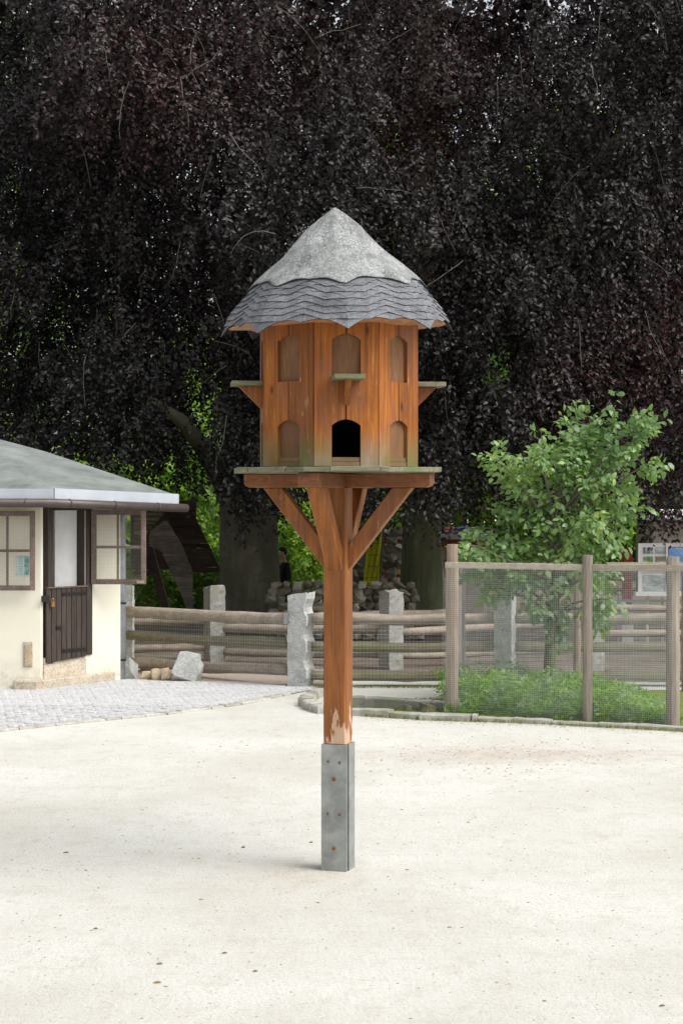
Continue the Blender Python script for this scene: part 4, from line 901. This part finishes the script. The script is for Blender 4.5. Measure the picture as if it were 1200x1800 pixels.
# ---- person beside the left trunk
Yp = 31.6; per = root('person', 'person in dark coat and trousers standing half hidden behind the thick left trunk', 'person', (P(498, 1000, Yp).x, Yp, 0)); px = P(498, 1000, Yp).x
Hh = H-(963-HZ)/F*Yp; k_ = Hh/1.75
def skin_body(pts, edges, rads, mat, name, parent, rootv=0):
    me = bpy.data.meshes.new(name); me.from_pydata([Vector(p)*k_ for p in pts], edges, []); o = bpy.data.objects.new(name, me); C.objects.link(o); o.parent = parent
    sk = o.modifiers.new('skin', 'SKIN'); lay = me.skin_vertices[0] if me.skin_vertices else None
    if lay is None:
        bm = bmesh.new(); bm.from_mesh(me); bm.verts.layers.skin.verify(); bm.to_mesh(me); bm.free(); lay = me.skin_vertices[0]
    for i, r in enumerate(rads): lay.data[i].radius = (r[0]*k_, r[1]*k_) if hasattr(r, '__len__') else (r*k_, r*k_)
    lay.data[rootv].use_root = True; sb = o.modifiers.new('sub', 'SUBSURF'); sb.levels = 1; sb.render_levels = 1; me.materials.append(mat); return o
pts = [(0, 0, .95), (0, 0, 1.15), (0, 0, 1.38), (0, 0, 1.48), (0, -.02, 1.58), (0, -.02, 1.70), (-.17, 0, 1.4), (-.22, .02, 1.12), (-.2, -.06, .88), (-.2, -.08, .78), (.17, 0, 1.4), (.22, .02, 1.12), (.2, -.06, .88), (.2, -.08, .78),
       (-.09, 0, .88), (-.1, 0, .48), (-.1, .02, .08), (-.1, -.12, .04), (.09, 0, .88), (.1, 0, .48), (.1, .02, .08), (.1, -.12, .04)]
ed = [(0, 1), (1, 2), (2, 3), (3, 4), (4, 5), (2, 6), (6, 7), (7, 8), (8, 9), (2, 10), (10, 11), (11, 12), (12, 13), (0, 14), (14, 15), (15, 16), (16, 17), (0, 18), (18, 19), (19, 20), (20, 21)]
rd = [(.13, .10), (.12, .09), (.13, .09), .05, .085, .07, .055, .045, .032, .035, .055, .045, .032, .035, .085, .06, .04, .035, .085, .06, .04, .035]
skin_body(pts, ed, rd, M['skin'], 'body', per)
skin_body([pts[i] for i in (0, 1, 2, 6, 7, 8, 10, 11, 12)]+[(0, 0, .78), (0, 0, 1.43)], [(0, 1), (1, 2), (2, 3), (3, 4), (4, 5), (2, 6), (6, 7), (7, 8), (0, 9), (2, 10)], [(.16, .13), (.15, .12), (.155, .115), .07, .06, .046, .07, .06, .046, (.18, .14), .075], M['coat'], 'coat', per)
skin_body([pts[i] for i in (0, 14, 15, 16, 18, 19, 20)], [(0, 1), (1, 2), (2, 3), (0, 4), (4, 5), (5, 6)], [(.14, .11), .1, .075, .055, .1, .075, .055], M['coat'], 'trousers', per)
m = MB(); bmh = bmesh.new(); bmesh.ops.create_uvsphere(bmh, u_segments=12, v_segments=8, radius=.1*k_); me = bpy.data.meshes.new('hair'); 
for v in bmh.verts:
    v.co.x *= .9; v.co.z *= 1.05
    if v.co.y < -.03*k_ and v.co.z < .03*k_: v.co.y *= .3
bmh.to_mesh(me); bmh.free(); me.materials.append(M['hair']); o = bpy.data.objects.new('hair', me); C.objects.link(o); o.parent = per; o.location = (0, .0, 1.67*k_)
per.rotation_euler = (0, 0, R(-60))

# ================================================================== TREES
def trunk(tree, x0, x1, ybase, Y, mat, top=6.5, flare=1.35, seed=0, lean=0):
    s_ = Y/F; cx = ((x0+x1)/2-600)*s_; r = (x1-x0)/2*s_; n, m_ = 26, 28; vs, fs = [], []
    for i in range(n+1):
        f = i/n; z = -.1+(top+.1)*f; rad = r*(1-.22*f)*(1+(flare-1)*math.exp(-max(z, 0)/.28))
        for k in range(m_):
            a = 2*math.pi*k/m_; nz_ = noise.noise(Vector((math.cos(a)*1.6+seed, math.sin(a)*1.6, z*.45)))*.16+noise.noise(Vector((math.cos(a)*4, math.sin(a)*4+seed, z*1.6)))*.07
            rad2 = rad*(1+nz_*(1.4 if z < .5 else 1)); vs.append((cx+lean*z+rad2*math.cos(a), Y+rad2*math.sin(a), z))
    fs = [(i*m_+k, i*m_+(k+1) % m_, (i+1)*m_+(k+1) % m_, (i+1)*m_+k) for i in range(n) for k in range(m_)]
    mb = MB(); mb.add(vs, fs); return part('trunk', mb, mat, tree, smooth=True)
YT = 30.6
tl = root('copper_beech', 'huge dark copper beech with thick furrowed trunk left of the dovecote post', 'tree', (P(438, 1000, YT).x, YT, 0), 'copper beeches behind the paddock')
tr_ = root('copper_beech', 'huge dark copper beech with slimmer mossy trunk right of the dovecote post', 'tree', (P(741, 1000, YT).x, YT, 0), 'copper beeches behind the paddock')
trunk(tl, 384, 493, 1110, YT, M['bark'], 7, 1.15, 1); trunk(tr_, 704, 779, 1110, YT, M['bark_green'], 7, 1.35, 2, -.01)
def limb(tree, pts, r0, r1, mat='bark'):
    mb = MB(); n = len(pts); mb.tube(pts, [r0+(r1-r0)*i/(n-1) for i in range(n)], 8, jit=.15, seed=r0*50); part('branch', mb, M[mat], tree, smooth=True)
limb(tl, [P(400, 860, YT), P(360, 790, 30), P(320, 740, 29), P(260, 700, 28.5)], .2, .07)
limb(tl, [P(440, 560, YT), P(470, 420, 31), P(500, 250, 30), P(560, 60, 29.5)], .35, .12)
limb(tl, [P(430, 620, YT), P(380, 450, 31), P(270, 300, 30), P(120, 180, 29)], .3, .08)
limb(tr_, [P(742, 700, YT), P(745, 450, 30), P(735, 220, 30), P(760, -40, 30)], .36, .15)
limb(tr_, [P(740, 480, 31.5), P(800, 432, 29.2), P(880, 430, 28.6), P(935, 458, 28.2)], .14, .05)
limb(tr_, [P(745, 560, 31.5), P(900, 420, 30.5), P(1040, 280, 29.5), P(1180, 180, 29)], .25, .07)
limb(tr_, [P(738, 250, 30.6), P(770, 180, 28.6), P(800, 172, 28.0)], .10, .06)
limb(tr_, [P(960, 360, 29.5), P(975, 520, 28.2), P(1000, 640, 27.8)], .06, .02)

bx_ = np.array([-400, 0, 200, 290, 370, 400, 440, 500, 540, 600, 650, 700, 740, 790, 850, 980, 1050, 1120, 1200, 1600]); by_ = np.array([780, 790, 800, 835, 840, 860, 925, 885, 870, 890, 925, 945, 930, 930, 975, 990, 955, 965, 970, 970])
def crown_points(n, xlo, xhi, zlo, zhi, thr, thick=8.0, seed=1, keep_img=True):
    out = []; tot = 0
    while tot < n:
        p = np.stack([RNG.uniform(xlo, xhi, 60000), RNG.uniform(0, 1, 60000)**1.5, RNG.uniform(zlo, zhi, 60000)], 1)
        fr_ = 26.6+1.0*fnoise(np.stack([p[:, 0], np.zeros(len(p)), p[:, 2]], 1), .55, seed)+.5*fnoise(np.stack([p[:, 0], np.zeros(len(p)), p[:, 2]], 1), 1.5, seed+2)+.010*(p[:, 0]**2)+.05*(p[:, 2]-4)
        p[:, 1] = fr_+p[:, 1]*thick
        dep = (p[:, 1]-fr_)/thick; d = fnoise(p*np.array([1, 1, .8]), 1.15, seed+5)+.6*fnoise(p, 2.9, seed+9)
        xi = p[:, 0]/p[:, 1]*F+600; yi = HZ-(p[:, 2]-H)/p[:, 1]*F
        yb = np.interp(xi, bx_, by_)+16*np.sin(xi*.11)+10*np.sin(xi*.31+1)
        ok = ((d > thr) | ((dep > .5) & (d > -.85))) & (yi < yb-18) & (p[:, 2] > 2.2+np.maximum(0, p[:, 1]-28.3)*.34)
        # a natural window between two boughs, running back through the crown
        ex = ((p[:, 0]+2.35-.015*(p[:, 1]-27))/.38)**2+((p[:, 2]-3.8)/.62)**2; ok &= ex > 1
        ex = ((p[:, 0]+4.65)/.35)**2+((p[:, 2]-3.9)/.3)**2; ok &= ex > 1
        ex = ((p[:, 0]-2.5)/.4)**2+((p[:, 2]-4.6)/.5)**2; ok &= (ex > 1) | (d > .45)
        out.append(p[ok]); tot += ok.sum()
    return np.concatenate(out)[:n]
def beech_crown(tree, xlo, xhi, n_in, n_out, seed):
    off = np.array(tree.location[:])
    cen = crown_points(n_in, xlo, xhi, 1.5, 10.6, -.08, 7.0, seed)
    K = len(cen); dirs = np.stack([RNG.normal(0, .5, K), RNG.normal(-.25, .45, K), RNG.normal(-.85, .4, K)], 1)
    tint = .42+.30*fnoise(cen, .5, 3)+.12*fnoise(cen, 1.7, 4)+np.clip((cen[:, 0]-1.0)*.045+(cen[:, 2]-6.5)*.05, -.2, .2)
    parts_ = sprays(cen-off, dirs, 19, .58, .082, .050, tint, nb=(0, -.7, .45), jit=.42)
    me = leaf_mesh('crown', *parts_, M['beech']); o = bpy.data.objects.new('crown', me); C.objects.link(o); o.parent = tree; o['kind'] = 'stuff'
    # coarse upper and outer crown beyond the picture, it shades what is in it
    lo, hi = (xlo-5, xhi) if xlo < 0 else (xlo, xhi+5)
    cen = np.stack([RNG.uniform(lo, hi, n_out), RNG.uniform(27.5, 34.5, n_out), RNG.uniform(10.0, 14.5, n_out)], 1)
    c2 = np.stack([RNG.uniform(*((lo, xlo) if xlo < 0 else (xhi, hi)), n_out//2), RNG.uniform(27, 34.5, n_out//2), RNG.uniform(2.2, 10.5, n_out//2)], 1)
    cen = np.concatenate([cen, c2]); K = len(cen); dirs = np.stack([RNG.normal(0, .6, K), RNG.normal(-.2, .6, K), RNG.normal(-.5, .5, K)], 1)
    parts_ = sprays(cen-off, dirs, 9, .7, .22, .15, np.full(K, .4), jit=.7)
    me = leaf_mesh('outer_crown', *parts_, M['beech']); o = bpy.data.objects.new('outer_crown', me); C.objects.link(o); o.parent = tree; o['kind'] = 'stuff'
    # thin twigs hanging in the crown
    tw = MB(); cc = crown_points(60000//400, xlo, xhi, 2.2, 10.2, .0, 1.2, seed)
    for p in cc[:70]:
        a = Vector(p)+Vector((0, -.25, 0)); d = Vector((random.gauss(0, .5), random.gauss(-.1, .3), random.gauss(-.6, .4))).normalized(); pts = [a]
        for _ in range(5): d = (d+Vector((random.gauss(0, .2), random.gauss(0, .1), random.gauss(-.15, .18)))).normalized(); pts.append(pts[-1]+d*random.uniform(.1, .24))
        tw.tube(pts, [.006, .0055, .005, .004, .003, .002], 4, cap=False)
    part('twigs', tw, M['twig'], tree, kind='stuff')
beech_crown(tl, -6.0, .5, 11600, 1500, 1)
beech_crown(tr_, .2, 6.2, 11600, 1500, 2)

def green_tree(x0, x1, y0, y1, Y, n, label, seed, L=.13, depth=2.0, name='green_tree', cat='tree', base=0.0, tb=.5, group='green trees beyond the beeches', tr=.12):
    a, b = P(x0, y1, Y), P(x1, y0, Y); cx, cz, rx, rz = (a.x+b.x)/2, (a.z+b.z)/2, (b.x-a.x)/2, (b.z-a.z)/2
    t_ = root(name, label, cat, (cx, Y, 0), group); off = np.array([cx, Y, 0.])
    m = MB(); m.tube([(cx, Y, -.05), (cx+.05, Y, cz*.5), (cx, Y, max(cz, .3))], [tr, tr*.8, tr*.45], 8); part('trunk', m, M['bark'], t_)
    u = unit(n*2); rad = RNG.random(n*2)**.33; c = u*rad[:, None]*np.array([rx, depth, rz])+np.array([cx, Y, cz]); keep = (fnoise(c, 1.5, seed)+.5*fnoise(c, 3.3, seed+4) > -.35) & (c[:, 2] > .08); c = c[keep][:n]
    K = len(c); dirs = (c-off-np.array([0, 0, cz]))+RNG.normal(size=(K, 3))*.5*rx; tint = tb+.3*fnoise(c, 1.2, seed+1)
    me = leaf_mesh('crown', *sprays(c-off, dirs, 9, .3*L/.1, L, L*.62, tint, nb=(0, -.3, .9), jit=.4), M['green_leaf']); o = bpy.data.objects.new('crown', me); C.objects.link(o); o.parent = t_; o['kind'] = 'stuff'
green_tree(-160, 260, -150, 760, 46, 1500, 'tall green tree showing through gaps at the upper left', 1, .22, 3, tr=.3)
green_tree(250, 420, 560, 1030, 44, 1700, 'bright green tree seen left of the thick beech trunk', 2, .15, 2)
green_tree(100, 330, 720, 1050, 43, 900, 'green tree rising behind the cream house roof ridge', 3, .16, 2)
green_tree(320, 400, 950, 1065, 42, 420, 'yellow green low bush between shelter and thick trunk', 4, .09, .8, 'green_bush', 'bush', tb=.75, group=None, tr=.05)
green_tree(478, 600, 840, 1048, 42, 1500, 'bright leafy green bush just right of the thick trunk', 5, .10, 1.2, 'green_bush', 'bush', tb=.6, group=None, tr=.05)
green_tree(520, 900, 190, 1010, 49, 2200, 'tall distant green tree behind the post and right trunk', 6, .22, 3, tr=.3)
green_tree(840, 1150, 170, 1040, 46, 2200, 'tall green tree glimpsed behind the right beech crown', 7, .2, 2.5, tr=.25, tb=.4)
green_tree(1090, 1500, 350, 1010, 50, 1200, 'green tree behind the white roofed hut', 8, .22, 3, tr=.25)
green_tree(-500, 130, 600, 1060, 48, 1100, 'green tree far left behind the cream house', 9, .22, 3, tr=.25)
# hedge closing the paddock at the back
cen = np.stack([RNG.uniform(-16, 16, 5200), RNG.uniform(50, 52.5, 5200), RNG.uniform(0, 3.4, 5200)], 1); K = len(cen)
me = leaf_mesh('hedge', *sprays(cen, RNG.normal(size=(K, 3)), 9, .5, .24, .16, .15+.3*fnoise(cen, .8, 3), jit=.5), M['green_leaf']); o = bpy.data.objects.new('hedge', me); C.objects.link(o); o['label'] = 'long dark green hedge closing the far side of the paddock'; o['category'] = 'hedge'
cen = np.stack([RNG.uniform(-4.2, -1.9, 900), RNG.uniform(36, 37.5, 900), RNG.uniform(0, 1.3, 900)], 1)
me = leaf_mesh('undergrowth', *sprays(cen, RNG.normal(size=(900, 3)), 9, .3, .11, .07, .05+.25*fnoise(cen, 2, 3), jit=.5), M['green_leaf']); o = bpy.data.objects.new('undergrowth', me); C.objects.link(o); o['kind'] = 'stuff'; o['label'] = 'dark green undergrowth beneath the wooden shelter'; o['category'] = 'undergrowth'

# ---- shrub in the enclosure
YS = 20.3; sb_ = root('leafy_shrub', 'bright green broad leaved shrub growing out of the wire enclosure', 'shrub', (P(966, 1200, YS).x, YS, 0)); off = np.array([P(966, 1200, YS).x, YS, 0.])
m = MB(); m.tube([P(966, 1245, YS), P(965, 1180, YS), P(968, 1120, YS), P(975, 1040, YS), P(985, 930, YS), P(1005, 850, YS)], [.075, .07, .062, .055, .04, .02], 9, jit=.15); part('trunk', m, M['bark_green'], sb_, smooth=True)
tips = [(812, 955), (836, 925), (862, 800), (880, 785), (905, 800), (950, 760), (985, 735), (1018, 722), (1072, 702), (1138, 722), (1155, 742), (1150, 812), (1108, 862), (1126, 890), (1082, 950), (1066, 990), (1060, 1085), (1078, 1060), (830, 1000), (860, 1035), (935, 1060), (1000, 1075), (985, 1110), (900, 1000), (1110, 780), (1040, 740), (880, 890), (930, 850), (1050, 900), (1000, 800), (960, 900), (1060, 830)]
br_pts = []
for k, (x, y) in enumerate(tips):
    st = P(968+random.uniform(-3, 8), min(max(y+70, 930), 1080), YS); dy = random.uniform(-.45, .35); e = P(x, y, YS+dy); mid1 = st.lerp(e, .5)+Vector((random.gauss(0, .05), random.gauss(0, .05), .08))
    m = MB(); pts = [st, st.lerp(mid1, .6)+Vector((0, 0, .03)), mid1, mid1.lerp(e, .55)+Vector((0, 0, .03)), e]; m.tube(pts, [.018, .015, .011, .008, .003], 5, cap=False); part('branch', m, M['twig'], sb_)
    for _ in range(15):
        f = random.uniform(.35, 1); p = pts[2].lerp(pts[4], (f-.35)/.65) if f > .35 else pts[1]; br_pts.append(p+Vector((random.gauss(0, .035), random.gauss(0, .05), random.gauss(0, .035))))
blobs = [(990, 855, 80, 85, 110), (940, 835, 50, 45, 50), (1060, 785, 50, 40, 55), (1110, 750, 26, 22, 22), (1030, 930, 60, 50, 60), (940, 935, 60, 50, 50), (875, 970, 45, 26, 34), (1000, 1000, 60, 35, 30), (1065, 870, 35, 30, 20), (960, 1050, 40, 28, 12), (1052, 1050, 14, 40, 12)]
cl = [tuple(p) for p in br_pts]
for (x, y, rx, ry, n) in blobs:
    for _ in range(n):
        a = random.uniform(0, 2*math.pi); r_ = math.sqrt(random.random()); sx = x+rx*r_*math.cos(a); sy = y+ry*r_*math.sin(a); dpt = math.sqrt(max(0, 1-r_*r_))*rx/F*YS*.8
        cl.append(tuple(P(sx, sy, YS+random.uniform(-dpt, dpt))))
cen = np.array(cl); K = len(cen); cc = np.array(P(980, 930, YS)); dirs = (cen-cc)*np.array([1, 1, .7])+RNG.normal(size=(K, 3))*.35+np.array([0, -.15, -.28])
ps = sprays(cen-off, dirs, 5, .17, .098, .056, .52+.28*fnoise(cen, 2.2, 1), nb=(0, -.45, .8), jit=.4)
idx = np.argsort(ps[0][:, 1]+RNG.random(len(ps[0]))*.1)[:290]; mask = np.ones(len(ps[0]), bool); mask[idx] = False
o = bpy.data.objects.new('foliage', leaf_mesh('foliage', *[q_[mask] for q_ in ps], M['shrub_leaf'], fine=True)); C.objects.link(o); o.parent = sb_; o['kind'] = 'stuff'
lv = [leaf_mesh('leaf', np.zeros((1, 3)), np.array([[1., 0, 0]]), np.array([[0, 0, 1.]]), .092, .054, np.array([tv]), M['shrub_leaf'], fine=True) for tv in (.3, .45, .6, .75, .95)]
for i in idx:
    ax = Vector(ps[1][i]).normalized(); nn_ = Vector(ps[2][i]); sd_ = nn_.cross(ax).normalized(); up2 = ax.cross(sd_); mt = Matrix((ax, sd_, up2)).transposed()
    o = bpy.data.objects.new('leaf', lv[random.randrange(5)]); C.objects.link(o); o.parent = sb_; o.location = Vector(ps[0][i]); o.rotation_euler = mt.to_euler(); s_ = random.uniform(.8, 1.15); o.scale = (s_, s_, s_)

# ---- weeds inside the enclosure
def weeds():
    c = []
    while len(c) < 3900:
        x = random.uniform(1.12, 3.35); y = random.uniform(18.15, 20.9); front_y = max(front_line(x)+.05, encp(x/18.5*F+600)+.03)
        if y < front_y: continue
        d = y-front_y; h = min(1, d/.5+.35)*(.27+.16*noise.noise(Vector((x*1.6, y*1.6, 0)))+.17*noise.noise(Vector((x*4, y*4, 2)))); h *= (.75+.4*math.exp(-((x-1.9)/.8)**2)); h *= 1 if x < 2.9 else max(.35, 1-(x-2.9)*1.4)
        c.append((x, y, random.uniform(.2, 1)*max(h, .05)))
    return np.array(c)
cen = weeds(); K = len(cen); dirs = RNG.normal(size=(K, 3))*.7+np.array([0, -.1, .5])
me = leaf_mesh('weeds', *sprays(cen, dirs, 8, .13, .05, .021, .5+.28*fnoise(cen, 3, 2)+.3*(cen[:, 2]-.2), nb=(0, -.4, .9), jit=.6), M['weed']); o = bpy.data.objects.new('weeds', me); C.objects.link(o); o['kind'] = 'stuff'; o['label'] = 'dense green weeds filling the foot of the wire enclosure'; o['category'] = 'weeds'
# grass on the strip, tufts on kerbs and fence foot
gp_ = []
while len(gp_) < 5200:
    x = random.uniform(-.1, 4.0); y = random.uniform(18.2, 20.4); fy = front_line(x)
    if y > fy+.08 and (x < 1.15 or y < fy+.35): gp_.append((x, y, .012))
for _ in range(900):
    f = random.random(); i = random.randrange(5, 13); q_ = front[i].lerp(front[min(i+1, 13)], f)+Vector((random.gauss(0, .02), -.085+random.gauss(0, .03), 0)); gp_.append((q_.x, q_.y, 0.0))
for _ in range(500): q_ = P(random.uniform(546, 780), 1214, 21.8); gp_.append((q_.x, 21.8+random.gauss(0, .04), 0.0))
gp_ = np.array(gp_); K = len(gp_)
me = leaf_mesh('grass', gp_, np.stack([RNG.normal(0, .35, K), RNG.normal(0, .35, K), np.ones(K)], 1), RNG.normal(size=(K, 3)), .035*(.5+RNG.random(K)), .008, RNG.random(K), M['grass']); o = bpy.data.objects.new('grass', me); C.objects.link(o); o['kind'] = 'stuff'; o['label'] = 'short grass on the strip inside the kerb ring'; o['category'] = 'grass'

# ---- loose grit and dry leaf bits on the yard
def scatter(n, xr, yr, smin, smax, mat, name, lab, flat=.6, powr=1.0, reject=None):
    mb = MB(); rr = random.Random(n)
    for _ in range(n):
        y = yr[0]+(yr[1]-yr[0])*rr.random()**powr; x = rr.uniform(-.22*y, .22*y)
        if x < 0 and y > edge_y(x)-.05: continue
        s_ = rr.uniform(smin, smax)*(.6 if rr.random() < .8 else 1.3); a = rr.uniform(0, 6.28); k5 = 5; top_ = []
        ring = [(x+s_*math.cos(a+i*1.2566)*rr.uniform(.7, 1.2), y+s_*math.sin(a+i*1.2566)*rr.uniform(.7, 1.2), 0.001) for i in range(k5)]
        mb.add(ring+[(x, y, s_*flat)], [(i, (i+1) % k5, k5) for i in range(k5)])
    o = single(name, mb, mat, kind='stuff'); o['label'] = lab; o['category'] = name
scatter(5200, None, (7, 18.2), .003, .008, M['pebble'], 'grit', 'fine loose grit scattered over the sandy yard', .6)
scatter(260, None, (7, 18), .006, .014, M['debris'], 'debris', 'bits of dry leaf scattered over the sandy yard', .35)
mb = MB(); rr = random.Random(77)
for _ in range(520):
    if rr.random() < .6: p = G(rr.gauss(880, 130), rr.gauss(1330, 22))
    else: i = rr.randrange(5, 12); p = front[i].lerp(front[i+1], rr.random())+Vector((0, -.10-abs(rr.gauss(0, .12)), 0))
    s_ = rr.uniform(.006, .018); a = rr.uniform(0, 6.28); mb.add([(p.x+s_*math.cos(a+k*1.57)*rr.uniform(.6, 1.3), p.y+s_*math.sin(a+k*1.57)*rr.uniform(.6, 1.3), .001) for k in range(4)]+[(p.x, p.y, s_*.5)], [(k, (k+1) % 4, 4) for k in range(4)])
o = single('stone_chips', mb, M['chips'], kind='stuff'); o['label'] = 'reddish stone chips strewn before the wire enclosure'; o['category'] = 'gravel'
LG = 'dry curled leaves on the sand'
for (x, y, lab) in ((427, 1491, 'brown curled leaf on the sand left of the steel shoe'), (394, 1677, 'small brown curled leaf on the sand below the dovecote, left of centre'), (280, 1696, 'dark dry leaf just above the longest dry leaf at lower left'), (276, 1729, 'longest dry leaf on the sand at lower left'), (168, 1634, 'pale brown dry leaf on the sand at far left'), (448, 1709, 'tiny reddish dry leaf right of the other leaves'), (546, 1482, 'small dark dry leaf close to the steel shoe'), (116, 1500, 'small dry leaf alone on the sand at left'), (1162, 1770, 'dark dry leaf at the lower right corner')):
    p = G(x, y); s_ = random.uniform(.012, .022); m = MB(); n = 7; vs = []
    for i in range(n):
        f = i/(n-1); wv = s_*.28*math.sin(math.pi*min(max(f, .04), .96)); vs += [(p.x+(f-.5)*2*s_, p.y-wv, .003+.004*math.sin(f*3)), (p.x+(f-.5)*2*s_, p.y, .002+.003*abs(f-.5)), (p.x+(f-.5)*2*s_, p.y+wv, .004+.007*math.sin(f*2.5))]
    m.add(vs, [(i*3+c, i*3+c+1, i*3+c+4, i*3+c+3) for i in range(n-1) for c in (0, 1)]); o = single('fallen_leaf', m, M['debris'], lab, 'leaf', LG, origin=(p.x, p.y, 0)); sm = o.modifiers.new('s', 'SOLIDIFY'); sm.thickness = .001
